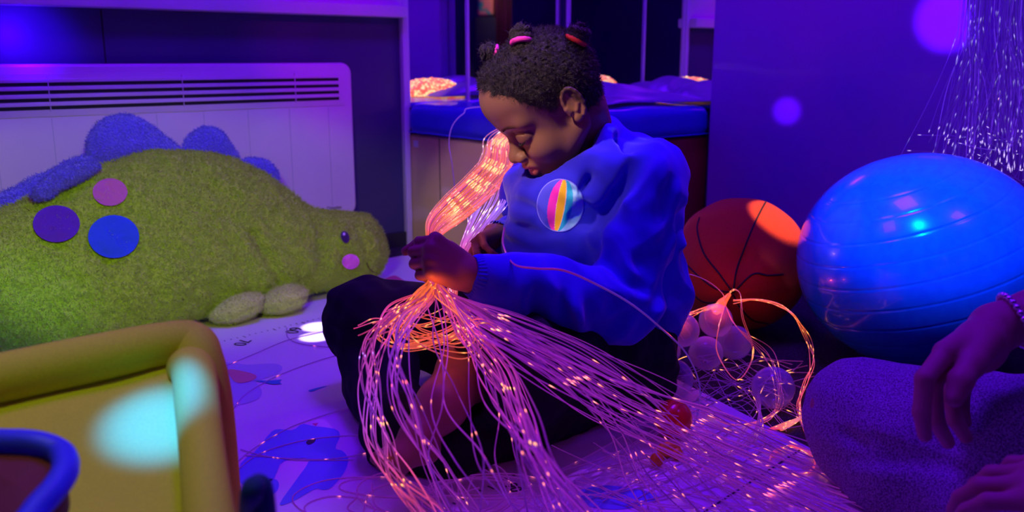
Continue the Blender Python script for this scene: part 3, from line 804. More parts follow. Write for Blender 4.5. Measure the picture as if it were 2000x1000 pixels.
# ================================================================== SEATED CHILD
HYAW, HPIT, HROLL, HS = R(11.2), R(41), R(-4.7), 1.0
HO = P(1075.5, 198, 1.43)
hX = Vector((-math.cos(HYAW) * math.cos(HPIT), -math.sin(HYAW) * math.cos(HPIT), -math.sin(HPIT)))
hY = Vector((math.sin(HYAW), -math.cos(HYAW), 0)); hZ = hX.cross(hY)
hY, hZ = hY * math.cos(HROLL) + hZ * math.sin(HROLL), hZ * math.cos(HROLL) - hY * math.sin(HROLL)
def hwarp(V):
    V = np.array(V, float); x, z = V[:, 0].copy(), V[:, 2].copy()
    V[:, 2] = np.where(z < 0, z * .97, z)
    V[:, 0] += .002 * np.exp(-((z - .052) / .036) ** 2) * np.clip(x / .05, 0, 1)
    V[:, 0] -= .004 * np.exp(-((z + .0) / .016) ** 2) * np.clip((x - .05) / .03, 0, 1)
    return V
def HL(x, y, z):
    x, y, z = hwarp([(x, y, z)])[0]; return HO + (hX * x + hY * y + hZ * z) * HS
HMAT = Matrix(((hX.x, hY.x, hZ.x), (hX.y, hY.y, hZ.y), (hX.z, hY.z, hZ.z)))
NKL = np.array(HMAT).T @ (np.array(P(1150, 300, 1.50)) - np.array(HO))
def head_sdf(h=.0014):
    s = SDF((-.125, -.095, -.150), (.125, .095, .130), h)
    s.f[:] = .02
    s.ell((-.008, 0, .030), (.085, .070, .075), k=.01)
    s.ell((.034, 0, .050), (.056, .057, .050), k=.03)            # forehead
    s.ell((.030, 0, -.030), (.046, .052, .058), k=.03)           # face mass
    for y in (-1, 1):
        s.cap((-.006, y * .048, -.046), (.058, y * .016, -.082), .016, .014, .025)   # jaw
        s.ell((.058, y * .032, -.036), (.024, .022, .024), k=.02)                  # cheek
        s.cap((.075, y * .012, .020), (.062, y * .045, .018), .010, .008, .02)        # brow
    s.ell((.068, 0, -.084), (.020, .022, .016), k=.022)          # chin
    for y in (-1, 1):
        s.ell((.090, y * .031, -.001), (.014, .018, .0115), k=.014, mode='sub')     # socket
        s.ell((.0690, y * .0305, -.003), (.0175, .0190, .0165), k=.003)            # lidded eye
        # crease above the lid
        s.chain([(.080, y * .016, .0055), (.0835, y * .026, .0085), (.081, y * .038, .0075), (.074, y * .046, .003)], [.0011, .0014, .0014, .001], .002, 'sub')
        # lid margin, looking down
        s.chain([(.0795, y * .017, -.0085), (.0838, y * .027, -.0105), (.0815, y * .037, -.0095), (.074, y * .0455, -.005)], [.0010, .0016, .0016, .001], .0015, 'sub')
    s.cap((.080, 0, .008), (.095, 0, -.024), .0075, .0095, .014)  # nose bridge
    s.ell((.0995, 0, -.030), (.0105, .0110, .0092), k=.010)       # tip
    for y in (-1, 1):
        s.ell((.0925, y * .0125, -.0345), (.0100, .0078, .0074), k=.005)     # wings
        s.ell((.0985, y * .0060, -.0415), (.0045, .0030, .0030), k=.002, mode='sub')
    s.cap((.090, 0, -.040), (.090, 0, -.050), .004, .005, .01)
    # muzzle
    s.ell((.074, 0, -.056), (.021, .028, .018), k=.012)
    s.chain([(.080, -.025, -.0590), (.0925, -.011, -.0520), (.0950, 0, -.0530), (.0925, .011, -.0520), (.080, .025, -.0590)], [.0022, .0052, .0054, .0052, .0022], .003)
    s.chain([(.079, -.023, -.0620), (.0895, -.011, -.0685), (.0910, 0, -.0695), (.0895, .011, -.0685), (.079, .023, -.0620)], [.0022, .0062, .0068, .0062, .0022], .003)
    s.chain([(.083, -.020, -.0598), (.0955, -.008, -.0602), (.0970, 0, -.0602), (.0955, .008, -.0602), (.083, .020, -.0598)], [.0010, .0026, .0030, .0026, .0010], .0012, 'sub')
    s.cap((-.026, 0, -.028), tuple(np.array((-.026, 0, -.028)) * .35 + NKL * .65), .041, .041, .02)  # neck
    # ears
    for y in (-1, 1):
        E = Matrix.Rotation(y * R(-24), 3, 'Z') @ Matrix.Rotation(R(-10), 3, 'Y')
        c = Vector((-.014, y * .0745, -.004))
        s.ell(c, (.0165, .0055, .0275), M=E, k=.004)
        loop = []
        for t in np.linspace(R(-60), R(215), 12):
            q = Vector((-.0145 * math.cos(t) * -1 * -1, 0, .0255 * math.sin(t))); q.x = -.0145 * math.cos(t)
            loop.append(c + E @ (q + Vector((0, y * .0045, 0))))
        s.chain(loop, [.0030] * 12, .002)
        s.ell(c + E @ Vector((.0005, y * .0070, .003)), (.0100, .0052, .0165), M=E, k=.003, mode='sub')
        s.chain([c + E @ Vector((-.006, y * .0035, .012)), c + E @ Vector((-.007, y * .004, -.002)), c + E @ Vector((-.001, y * .0045, -.012))], [.0022, .0026, .0026], .002)
        s.ell(c + E @ Vector((.003, y * .0025, -.0245)), (.0075, .0045, .0075), k=.003)   # lobe
        s.cap(c + Vector((.014, 0, -.001)), c + Vector((.012, 0, -.008)), .0035, .0035, .003)  # tragus
    return s
hs = head_sdf()
HV, HF = hs.surf(); HV = relax(HV, HF, 1, .4)
def to_world(V): return np.array(HO) + HS * (hwarp(V) @ np.array(HMAT).T)
skin_c = np.array([.30, .145, .085])
HC = np.tile(skin_c, (len(HV), 1))
x, y, z = HV.T
lipm = np.clip(1 - np.sqrt(((z + .0610) / .0155) ** 2 + (y / .026) ** 2), 0, 1) * (x > .078)
lipm = np.clip(lipm * 5, 0, 1)[:, None]; HC = HC * (1 - lipm) + np.array([.42, .10, .10]) * lipm
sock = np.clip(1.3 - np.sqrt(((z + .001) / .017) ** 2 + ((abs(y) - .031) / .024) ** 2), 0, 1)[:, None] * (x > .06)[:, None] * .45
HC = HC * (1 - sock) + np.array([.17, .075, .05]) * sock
hx_ = np.array([-.13, -.05, -.030, -.012, .004, .014, .024, .040, .058, .074, .10]); hz_ = np.array([-.072, -.066, -.050, .022, .010, .004, .016, .046, .078, .090, .095])
hm = np.clip((z - np.interp(x, hx_, hz_) + .010 + .004 * snoise(x, y, z, 300)) / .014, 0, 1)[:, None] * .85
HC = HC * (1 - hm) + np.array([.035, .02, .02]) * hm
HW = to_world(HV)

neckb = P(1150, 300, 1.50); chest = P(1135, 405, 1.51); pelv = P(1180, 660, 1.53)
shL = P(1268, 350, 1.41); elL = P(1222, 600, 1.33); wrL = P(915, 537, 1.213)
shR = P(1040, 370, 1.64); elR = P(1035, 505, 1.67); wrR = P(962, 462, 1.47)
body = SDF((-.40, .98, -.01), (.36, 1.80, .56), .0028)
body.chain([HL(-.026, 0, -.040), neckb, chest, P(1150, 520, 1.52), pelv], [.047, .050, .085, .085, .09], .03)
body.chain([neckb, shL, elL, wrL], [.045, .036, .030, .0205], .02)
body.chain([neckb, shR, elR, wrR], [.045, .036, .030, .0205], .02)
handL, nailL = hand_prims(wrL, P(846, 500, 1.18) - wrL, Vector((.16, -.80, .50)), -1, .80, [(82, 92, 55), (84, 94, 55), (86, 96, 55), (88, 96, 55)], spread=(3, 1, -1, -3), thumb=(24, 40, 40, 40))
add_prims(body, handL)
handR, nailR = hand_prims(wrR, P(912, 488, 1.40) - wrR, Vector((-.1, .85, .5)), -1, .72, [(28, 40, 25), (32, 44, 25), (38, 46, 28), (42, 50, 30)], thumb=(42, 14, 14, 10))
add_prims(body, handR)
# legs
hipR = P(1150, 690, 1.60); kneeR = P(724, 622, 1.48)
f1 = PZ(740, 742, .060); f2 = PZ(790, 848, .052); f3 = PZ(880, 862, .050)
hipL = P(1205, 700, 1.47); kneeL = PZ(1015, 722, .155)
s1 = PZ(912, 724, .150); s2 = PZ(862, 792, .132); ank = PZ(815, 852, .106); heel = PZ(832, 878, .088); ball = PZ(780, 895, .086); toe = PZ(757, 911, .080)
body.chain([hipR, kneeR, f1, f2, f3], [.07, .045, .038, .030, .025], .02)
body.chain([hipL, kneeL, s1, s2, ank], [.07, .045, .040, .032, .0215], .02)
body.chain([ank, heel], [.0205, .0175], .012); body.chain([ank, ball], [.0185, .0165], .012); body.chain([heel, ball], [.014, .0155], .015)
tx = (toe - ball).normalized(); ty = (heel - ank).normalized(); ty = (ty - tx * ty.dot(tx)).normalized()
for i, (o, l, r) in enumerate(((-.018, .026, .0088), (-.007, .025, .0066), (.001, .022, .0062), (.009, .019, .0058), (.016, .014, .0055))):
    b0 = ball + ty * (o * .8 + .002); b1 = b0 + tx * l + ty * o * .25
    body.cap(b0, b1, r * 1.1, r, .004)
BV, BF = body.surf(); BV = relax(BV, BF, 1, .4)
BC = np.tile(skin_c, (len(BV), 1))
m_skin = mat('brown_skin', (.3, .15, .09), .48, spec=.35, sss=.0); attr_color(m_skin)
add_noise(m_skin, 260, bump=.12, dist=.001)
child = link('person', mesh('person', np.concatenate([BV, HW]), np.concatenate([BF, HF + len(BV)])), m_skin)
setcol(child.data, np.concatenate([BC, HC]))
tag(child, 'seated child in royal blue sweatshirt and black trousers, head bowed, gripping glowing fibres', 'person')
HEAD_T = bvh(HW, HF)

# ---- hair cap
hg = hs.grid(); X_, Y_, Z_ = hg
clean = SDF((-.125, -.095, -.150), (.125, .095, .130), .0014); clean.f[:] = .02
clean.ell((-.008, 0, .030), (.085, .070, .075), k=.01); clean.ell((.034, 0, .050), (.056, .057, .050), k=.03)
clean.ell((.030, 0, -.030), (.046, .052, .058), k=.03); clean.cap((-.026, 0, -.028), tuple(np.array((-.026, 0, -.028)) * .35 + NKL * .65), .041, .041, .02)
xs = np.array([-.13, -.05, -.030, -.012, .004, .014, .024, .040, .058, .074, .10]); zs = np.array([-.072, -.066, -.050, .022, .010, .004, .016, .046, .078, .090, .095])
line = np.interp(X_.ravel(), xs, zs).reshape(X_.shape)
edge = (Z_ - line) + .004 * snoise(X_, Y_, Z_, 160)
th = np.clip(edge / .030, 0, 1); th = th * th * (3 - 2 * th)
off = np.where(edge > 0, .0008 + .0042 * th, -.004 + 0 * th)
tex = .0016 * snoise(X_, Y_, Z_, 420, 10) + .0010 * snoise(X_, Y_, Z_, 800, 10, 3)
# parting grooves between the buns
def groove(a, b, w=.0035, d=.004):
    a = np.array(a); b = np.array(b); n = np.cross(a, b); n = n / np.linalg.norm(n)
    q = (X_ + .0) * n[0] + Y_ * n[1] + (Z_ - .02) * n[2]
    return d * np.exp(-(q / w) ** 2)
part = groove((.09, .02, .04), (-.05, .02, .10)) * (X_ > .01) + groove((.0, .07, .02), (.0, -.07, .02), .003, .003) * (Z_ > .04)
ff = clean.f - (off + tex * th - part * th)
CV, CF = surface_nets(ff.astype(np.float32), clean.lo, clean.h)
m_hair = mat('black_hair', (.016, .011, .013), .55, spec=.45, sheen=.1); add_noise(m_hair, 700, (.030, .020, .024), bump=1.0, dist=.003)
CWn = to_world(CV)
hair = link('hair', mesh('hair', CWn, CF), m_hair, child)
ev = np.interp(CV[:, 0], xs, zs); ed = CV[:, 2] - ev
vg = hair.vertex_groups.new(name='fuzz'); idx = np.where(ed > -.009)[0]; vg.add([int(i) for i in idx], 1, 'REPLACE')
m_strand = mat('hair_strand', (.020, .013, .015), .5)
hair.data.materials.append(m_strand)
if FUR: furry(hair, 30000, .0022, .0005, 'fuzz', 9, .002, 2)
HAIR_T = bvh(CWn, CF)
m_band1 = mat('pink_elastic', (.95, .04, .50), .7); m_band2 = mat('red_elastic', (.90, .03, .03), .7)
for m_ in (m_band1, m_band2): add_noise(m_, 900, bump=.5, dist=.001)
def bun(px, py, y, tiltpx, sc, bandm, turns=2.6):
    d_ = ray(px, py); hit = HAIR_T.ray_cast(Vector((0, 0, CAM_H)) + d_, d_.normalized())[0]
    y = hit.y + .006 if hit is not None else y
    c = P(px, py, y); tip = P(px + tiltpx[0], py + tiltpx[1], y + tiltpx[2]); ax = (tip - c).normalized()
    h = (tip - c).length
    u = ax.orthogonal().normalized(); v = ax.cross(u)
    s = SDF(c - Vector((.05, .05, .05)), c + Vector((.05, .05, .05)), .0011)
    pts = []; rs = []
    for t in np.linspace(0, 1, 60):
        a = t * turns * 2 * math.pi; rr = (.0075 + .0035 * math.sin(math.pi * t)) * sc * (1 - .75 * max(0, t - .8) / .2)
        pts.append(c + ax * (h * t) + (u * math.cos(a) + v * math.sin(a)) * rr); rs.append(.0062 * sc * (1 - .4 * t))
    s.chain(pts, rs, .0012); s.cap(c - ax * .008, c + ax * h * .8, .0085 * sc, .006 * sc, .002)
    g = s.grid(); f = s.f + .0007 * snoise(*g, 900, 10) + .0007 * np.sin((g[0] * u.x + g[1] * u.y + g[2] * u.z) * 900 + (g[0] * ax.x + g[1] * ax.y + g[2] * ax.z) * 1500)
    V, F = surface_nets(f.astype(np.float32), s.lo, s.h)
    b = link('hair_bun', mesh('hair_bun', V, F), m_hair, hair)
    b.data.materials.append(m_strand)
    if FUR: furry(b, 500, .0025, .0005, None, 2, .003, 2)
    ring = [c + (u * math.cos(a) + v * math.sin(a)) * .0125 * sc + ax * .001 for a in np.linspace(0, 2 * math.pi, 41)[:-1]]
    V, F = tube_arrays(ring, .0040 * sc, 10, True); link('hair_band', mesh('hair_band', V, F), bandm, hair)
bun(967, 105, 1.44, (-27, -8, -.004), .92, m_band1)
bun(1019, 84, 1.42, (-2, -34, .01), 1.12, m_band1)
bun(1124, 80, 1.46, (14, -30, .0), 1.15, m_band2)
# ---- eyebrows and lashes
m_brow = mat('brow_hair', (.02, .012, .012), .7)
for sgn in (1, -1):
    V = []; F = []
    for i in range(120):
        t = random.random(); yy = sgn * (.013 + .034 * t); zz = .020 + .006 * math.sin(t * 2.6) - .004 * t + random.uniform(-.0022, .0022)
        o = HL(.14, yy * 1.25, zz); d = (HL(0, yy * .7, zz) - o).normalized(); l, n, _, _ = HEAD_T.ray_cast(o, d)
        if l is None: continue
        tdir = (hY * sgn + hZ * random.uniform(.1, .5)).normalized(); e = l + tdir * .004 + n * .0006; l = l + n * .0001; w = hZ * .0005
        k = len(V); V += [l - w, l + w, e]; F.append([k, k + 1, k + 2])
    link('eyebrow', mesh('eyebrow', V, F), m_brow, child)
    V = []; F = []
    ctrl = [(.0800, .016, -.0078), (.0850, .027, -.0100), (.0828, .037, -.0090), (.0752, .0455, -.0045)]
    cp = catmull([HL(a, sgn * b, c) for a, b, c in ctrl], 46)
    for i, p in enumerate(cp):
        p = Vector(p); t = i / 45; out = (hX * .75 - hZ * .75 + hY * sgn * (t - .4) * 1.0).normalized()
        q1 = p + out * .0035; q2 = p + out * .0058 + hZ * .0016; w = hY * .0007
        k = len(V); V += [p - w, p + w, q1 + w * .8, q1 - w * .8, q2]; F += [[k, k + 1, k + 2, k + 3], [k + 3, k + 2, k + 4]]
    link('eyelashes', mesh('eyelashes', V, F), m_brow, child)
    tube('lash_line', [HL(a + .0012, sgn * b, c - .0015) for a, b, c in ctrl], .0018, m_brow, child, ns=6, n=24)

# ---- sweatshirt
m_sweat = mat('royal_blue_fleece', (.020, .016, .66), .8, sheen=.25, spec=.2); add_noise(m_sweat, 900, bump=.25, dist=.0008)
sw = SDF((-.16, 1.10, .08), (.38, 1.82, .56), .0032)
sw.chain([neckb - UP * .005, chest, P(1150, 520, 1.52), pelv + UP * .01], [.075, .112, .116, .118], .04)
sw.ell(P(1075, 500, 1.46), (.085, .09, .09), k=.05)
sw.ell(P(1235, 400, 1.52), (.090, .10, .12), k=.04)
sw.ell(P(1240, 560, 1.50), (.090, .09, .11), k=.04)
sw.chain([neckb + Vector((.02, -.02, -.02)), shL, shL.lerp(elL, .5), elL], [.055, .058, .056, .055], .025)
sw.chain([elL, elL.lerp(wrL, .4), elL.lerp(wrL, .75), wrL.lerp(elL, .12)], [.055, .052, .044, .036], .02)
sw.chain([neckb + Vector((-.02, .03, -.02)), shR, elR], [.05, .052, .048], .03)
sw.chain([elR, wrR.lerp(elR, .35), wrR.lerp(elR, .10)], [.046, .040, .032], .015)
sw.chain([P(1012, 352, 1.53), P(1040, 370, 1.42), P(1100, 360, 1.385), P(1158, 308, 1.385), P(1196, 262, 1.43), P(1190, 250, 1.52), P(1130, 280, 1.60), P(1050, 318, 1.60), P(1012, 352, 1.53)], [.013] * 9, .012)
# bulge of fabric between chest and chin
sw.chain([P(1018, 366, 1.50), P(1060, 388, 1.42), P(1120, 372, 1.40)], [.030, .034, .032], .03)
# creases and ridges (px, px, depth)
sw.chain([P(1290, 330, 1.37), P(1275, 400, 1.345), P(1265, 460, 1.33)], [.006, .012, .006], .02)
sw.chain([P(1210, 285, 1.40), P(1190, 330, 1.37), P(1160, 385, 1.36)], [.006, .012, .006], .02)
CREASES = [([(1278, 288), (1242, 335), (1208, 385), (1178, 440)], .009, .013), ([(1316, 335), (1300, 385), (1290, 440)], .008, .006),
  ([(985, 468), (1040, 492), (1105, 488)], .008, .009), ([(1000, 428), (1035, 455), (1060, 470)], .007, .008), ([(1000, 390), (1045, 412), (1052, 440)], .007, .006),
  ([(1050, 555), (1040, 590), (1052, 630)], .008, .008), ([(1102, 560), (1100, 600), (1118, 640)], .008, .008), ([(1150, 585), (1152, 620), (1175, 650)], .008, .007),
  ([(1190, 515), (1228, 552), (1272, 566)], .008, .008), ([(1322, 440), (1282, 492), (1240, 515)], .008, .008), ([(1176, 442), (1168, 495), (1130, 540)], .009, .010),
  ([(1240, 600), (1215, 625), (1190, 640)], .007, .006), ([(1300, 520), (1285, 580), (1262, 620)], .007, .006), ([(1150, 345), (1120, 372), (1085, 345)], .006, .005)]
_V, _F = sw.surf(); _T = bvh(_V, _F); CR = []
for pxs, w_, d_ in CREASES:
    pts = []
    for q in catmull([(a, b, 0) for a, b in pxs], 12):
        d = ray(q[0], q[1]); l = _T.ray_cast(Vector((0, 0, CAM_H)), d.normalized())[0]
        if l and (not pts or (l - pts[-1]).length < .05): pts.append(l)
    if len(pts) > 3: CR.append((pts, w_, d_))
g = sw.grid()
def seg_field(g, pts):
    """squared distance to a polyline and position along it"""
    best = None
    n = len(pts) - 1
    for i in range(n):
        a, b = np.array(pts[i]), np.array(pts[i + 1]); ab = b - a
        t = np.clip(((g[0] - a[0]) * ab[0] + (g[1] - a[1]) * ab[1] + (g[2] - a[2]) * ab[2]) / (ab @ ab), 0, 1)
        d = (g[0] - a[0] - t * ab[0]) ** 2 + (g[1] - a[1] - t * ab[1]) ** 2 + (g[2] - a[2] - t * ab[2]) ** 2
        best = (d, (i + t) / n) if best is None else (np.minimum(d, best[0]), np.where(d < best[0], (i + t) / n, best[1]))
    return best
for pts, w_, d_ in CR:
    # project the fold line onto the cloth by using a wide depth tolerance
    d2, t_ = seg_field(g, pts)
    amp = np.sin(np.clip(t_, .02, .98) * math.pi) ** .5
    rr = np.sqrt(d2)
    sw.f = sw.f + (d_ * amp * (np.exp(-(rr / (w_ * 1.3)) ** 2) - .45 * np.exp(-((rr - w_ * 2.4) / (w_ * 1.3)) ** 2))).astype(np.float32)
nz = .0030 * snoise(g[0], g[1] * 1.2, g[2], 30) + .0016 * snoise(g[0], g[1], g[2] * .6, 70, 12, 5)
rg = (1 - 2.2 * abs(snoise(g[0] * .5 + g[2] * .9, g[1], g[2] * .35 - g[0] * .6, 24, 12, 9)))
rg2 = (1 - 2.2 * abs(snoise(g[0] * .9, g[1] * .8, g[2] * 1.1 + g[0] * .4, 31, 12, 14)))
f = sw.f - nz - .0030 * np.clip(rg, -1, 1) - .0024 * np.clip(rg2, -1, 1)
# hem and neck opening
f = np.maximum(f, (.128 + .006 * snoise(g[0], g[1], 0 * g[2], 25)) - g[2])
# neck opening
nk = SDF((-.16, 1.10, .08), (.38, 1.82, .56), .0032); nk.f[:] = .03
nk.chain([P(1135, 330, 1.50), P(1120, 290, 1.49), P(1100, 240, 1.47)], [.046, .052, .06], .01)
nk.ell(HL(.050, 0, -.055), (.058, .058, .058), k=.01)
f = np.maximum(f, -nk.f)
SV, SFc = surface_nets(f.astype(np.float32), sw.lo, sw.h); SV = relax(SV, SFc, 2)
sweat = link('sweatshirt', mesh('sweatshirt', SV, SFc), m_sweat, child)
SW_T = bvh(SV, SFc)
# ribbed cuffs and collar
def ribbed(name, pts, rads, parent, nrib=34, amp=.0010, ns=170, n=26):
    p = catmull(pts, n); rr = np.interp(np.linspace(0, 1, n), np.linspace(0, 1, len(rads)), rads)
    V, F = tube_arrays(p, rr, ns); V = V.reshape(n, ns, 3); a = np.linspace(0, 2 * math.pi, ns, endpoint=False)
    k = 1 + (amp * np.cos(a * nrib))[None, :, None] / rr[:, None, None]; V = p[:, None] + (V - p[:, None]) * k
    return link(name, mesh(name, V.reshape(-1, 3), F), m_sweat, parent)
dl = (elL - wrL).normalized()
ribbed('cuff', [wrL + dl * .002, wrL + dl * .012, wrL + dl * .034, wrL + dl * .048], [.0265, .0315, .0335, .034], sweat)
dr = (elR - wrR).normalized()
ribbed('cuff', [wrR + dr * .004, wrR + dr * .02, wrR + dr * .04], [.027, .031, .032], sweat)
# patch: embroidered striped ball with a pale outline, wrapped on the chest
pc = {'out': (.22, .22, .95), 'in': (.06, .06, .80), 'pink': (.95, .02, .55), 'yel': (.95, .50, .01), 'teal': (.01, .42, .70), 'lb': (.30, .58, 1.0)}
m_patch = mat('patch_embroidery', (1, 1, 1), .75); attr_color(m_patch); add_noise(m_patch, 1200, bump=.5, dist=.0006)
def pcol(r, a):
    x = r * math.cos(a); y = r * math.sin(a)      # y down
    w = math.sqrt(max(0, 1 - y * y)); sx = x + .10 * y
    if r > .955: return pc['out']
    q = sx / max(w, .02)
    if q < -.52: return pc['in']
    if q < -.16: return pc['pink']
    if abs(q + .16) < .02 or abs(q - .2) < .02: return (.9, .6, .5)
    if q < .20: return pc['yel']
    if q < .52: return pc['teal']
    return pc['lb']
px_decal('patch', SW_T, 1094, 401, 46, 52, m_patch, sweat, rot=.07, off=.0014, nr=44, na=160, depth=.5, col=pcol)

# ---- trousers
m_trou = mat('black_trousers', (.010, .010, .016), .85, spec=.2); add_noise(m_trou, 500, bump=.2, dist=.001)
tr_ = SDF((-.42, 1.00, .010), (.34, 1.80, .30), .0035)
tr_.chain([hipR, P(920, 650, 1.55), kneeR], [.10, .085, .066], .04)
tr_.chain([kneeR, f1, f2, f3, PZ(1000, 815, .058), hipL], [.066, .058, .052, .050, .058, .10], .03)
tr_.chain([hipL, kneeL, s1.lerp(kneeL, .25)], [.10, .072, .060], .03)
tr_.cap(P(1155, 660, 1.54), P(1165, 715, 1.54), .12, .120, .04)
tr_.ell(P(1212, 700, 1.50), (.078, .08, .095), k=.03)
g = tr_.grid(); f = tr_.f - .0035 * snoise(g[0], g[1], g[2], 34) - .002 * snoise(g[0], g[1], g[2], 80, 12, 7)
f = np.maximum(f, MZ + .001 - g[2])
opn = SDF((-.42, 1.00, .010), (.34, 1.80, .30), .0035); opn.f[:] = .03
opn.chain([s1.lerp(kneeL, .12), s2, ank], [.046, .046, .05], .004); opn.chain([ank, ball], [.04, .04], .01)
f = np.maximum(f, -opn.f)
TV, TF = surface_nets(f.astype(np.float32), tr_.lo, tr_.h); TV = relax(TV, TF, 2)
link('trousers', mesh('trousers', TV, TF), m_trou, child)

# ================================================================== SEATED ADULT at the right edge (leg, arms, upper body outside the frame)
m_askin = mat('fair_skin', (.46, .24, .19), .5, spec=.3); add_noise(m_askin, 200, bump=.15, dist=.001)
# wrist of the hanging hand
aw = P(1945, 640, 1.02)
ab = SDF((.33, .25, -.01), (1.36, 1.42, .98), .0055)
hip1 = Vector((1.02, .62, .12)); kn1 = PZ(1672, 812, .10); kn1 = Vector((kn1.x, kn1.y, .105))
chestA = Vector((1.10, .60, .52)); neckA = Vector((1.08, .64, .70))
ab.chain([Vector((1.08, .56, .13)), Vector((1.10, .56, .34)), chestA, neckA], [.15, .13, .135, .055], .05)
shA = Vector((.98, .80, .60)); elA = Vector((.86, 1.00, .40))
ab.chain([neckA - UP * .04, shA, elA, aw], [.06, .05, .042, .028], .03)
shB = Vector((1.10, .44, .60)); elB = Vector((.95, .42, .30)); wrB = P(2218, 986, .76)
ab.chain([neckA - UP * .04, shB, elB, wrB], [.06, .05, .042, .028], .03)
ab.ell(Vector((1.04, .68, .84)), (.085, .08, .11), k=.01); ab.cap(neckA, Vector((1.05, .67, .80)), .052, .05, .02)
kk = Vector((.52, 1.14, .085))
ab.chain([hip1, kn1, Vector((.70, .90, .07))], [.09, .055, .045], .03)
AV, AF = ab.surf(); AV = relax(AV, AF, 1)
# hands at fine resolution
ah = SDF((.36, .80, .12), (.72, 1.16, .50), .0022)
Xd = (P(1868, 690, .99) - aw); 
FP = {0: [(1846, 688, .965), (1806, 740, .935), (1800, 805, .925), (1806, 850, .925)],
      1: [(1862, 690, .985), (1822, 748, .965), (1828, 822, .955), (1851, 864, .955)],
      2: [(1880, 694, 1.005), (1856, 760, .995), (1866, 820, .985), (1886, 854, .985)],
      3: [(1895, 700, 1.02), (1880, 750, 1.015), (1876, 795, 1.01), (1884, 825, 1.01)]}
for k_, pts in FP.items():
    q = [P(*p) for p in pts]
    ah.chain([aw + (q[0] - aw) * .05, q[0]], [.021, .0135], .012)
    ah.chain(q, [.0115, .0105, .0095, .0078], .0035)
th_ = [P(1925, 665, .985), P(1898, 710, .955), P(1876, 745, .935), P(1864, 778, .925)]
ah.chain(th_, [.020, .0145, .0125, .0100], .008)
ah.cap(aw, elA, .0265, .040, .015); ah.ell(P(1915, 680, 1.0), (.030, .026, .030), k=.012)
GV, GF = ah.surf(); GV = relax(GV, GF, 1)
bh = SDF((.30, .45, .02), (.60, .95, .32), .0024)
hp2, nl2 = hand_prims(P(2215, 985, .76), P(2135, 965, .775) - P(2215, 985, .76), Vector((-.1, -.35, .9)), 1, .95, [(20, 30, 20), (24, 34, 20), (28, 36, 22), (30, 40, 24)], thumb=(35, 10, 12, 10))
add_prims(bh, hp2)
QV, QF = bh.surf(); QV = relax(QV, QF, 1)
adult = link('person', mesh('person_adult', np.concatenate([AV, GV, QV]), np.concatenate([AF, GF + len(AV), QF + len(AV) + len(GV)])), m_askin)
tag(adult, 'adult at the right edge in speckled grey leggings, hand hanging over the knee', 'person')
m_leg = mat('speckled_leggings', (.42, .36, .52), .9, sheen=.1); add_noise(m_leg, 480, (.13, .10, .18), fac=(.40, .62), bump=.3, dist=.001, detail=2)
lg = SDF((.36, .25, .0), (1.36, 1.42, .34), .0045)
lg.chain([hip1, Vector((.80, .92, .12)), kn1 + Vector((.03, -.01, -.01))], [.13, .11, .078], .05)
lg.ell(PZ(1672, 815, .09), (.072, .072, .078), k=.04)
lg.chain([kn1 + Vector((.03, -.03, -.02)), PZ(1775, 900, .07), PZ(1900, 960, .06), Vector((.66, .72, .05))], [.085, .078, .072, .065], .03)
lg.cap(Vector((1.08, .50, .13)), Vector((1.10, .64, .15)), .16, .15, .05)
lg.chain([Vector((1.06, .45, .12)), Vector((.72, .35, .12)), Vector((.60, .55, .05))], [.12, .085, .055], .04)
# crease where calf and thigh meet
lg.chain([PZ(1690, 880, .14), PZ(1780, 905, .15), PZ(1870, 915, .15), PZ(1950, 940, .15)], [.003, .006, .009, .012], .016, 'sub')
LV_, LF_ = lg.surf(); LT_ = bvh(LV_, LF_)
for pxs, w_ in (([(1650, 850), (1700, 880), (1760, 893), (1830, 905), (1900, 925), (1960, 945)], .006), ([(1660, 895), (1720, 900), (1770, 893)], .004), ([(1700, 850), (1750, 872), (1800, 890), (1850, 900)], .0035)):
    pts = []
    for q in catmull([(a, b, 0) for a, b in pxs], 24):
        d = ray(q[0], q[1]); l = LT_.ray_cast(Vector((0, 0, CAM_H)), d.normalized())[0]
        if l: pts.append(l)
    for i in range(len(pts) - 1): lg.cap(pts[i], pts[i + 1], w_, w_, .008, 'sub')
g = lg.grid(); f = lg.f - .003 * snoise(g[0], g[1], g[2], 24) - .0012 * snoise(g[0], g[1], g[2], 80, 12, 5); f = np.maximum(f, .0015 - g[2])
V, F = surface_nets(f.astype(np.float32), lg.lo, lg.h); V = relax(V, F, 2)
link('leggings', mesh('leggings', V, F), m_leg, adult)
m_top = mat('navy_top', (.05, .05, .14), .85)
tp = SDF((.70, .25, .18), (1.36, 1.05, .78), .0065)
tp.chain([Vector((1.08, .56, .26)), Vector((1.10, .56, .36)), chestA, neckA - UP * .03], [.155, .15, .15, .07], .05)
tp.chain([shA, shA.lerp(elA, .6)], [.066, .060], .03); tp.chain([shB, shB.lerp(elB, .6)], [.066, .060], .03); tp.cap(shA, shB, .07, .07, .04)
V, F = tp.surf(); link('top', mesh('top', V, F), m_top, adult)
hh = SDF((.90, .55, .68), (1.20, .82, .98), .004); hh.ell(Vector((1.052, .672, .862)), (.092, .088, .108), k=0); hh.ell(Vector((1.00, .74, .80)), (.07, .07, .09), k=.01, mode='sub')
V, F = hh.surf(); link('hair', mesh('adult_hair', V, F), m_hair, adult)
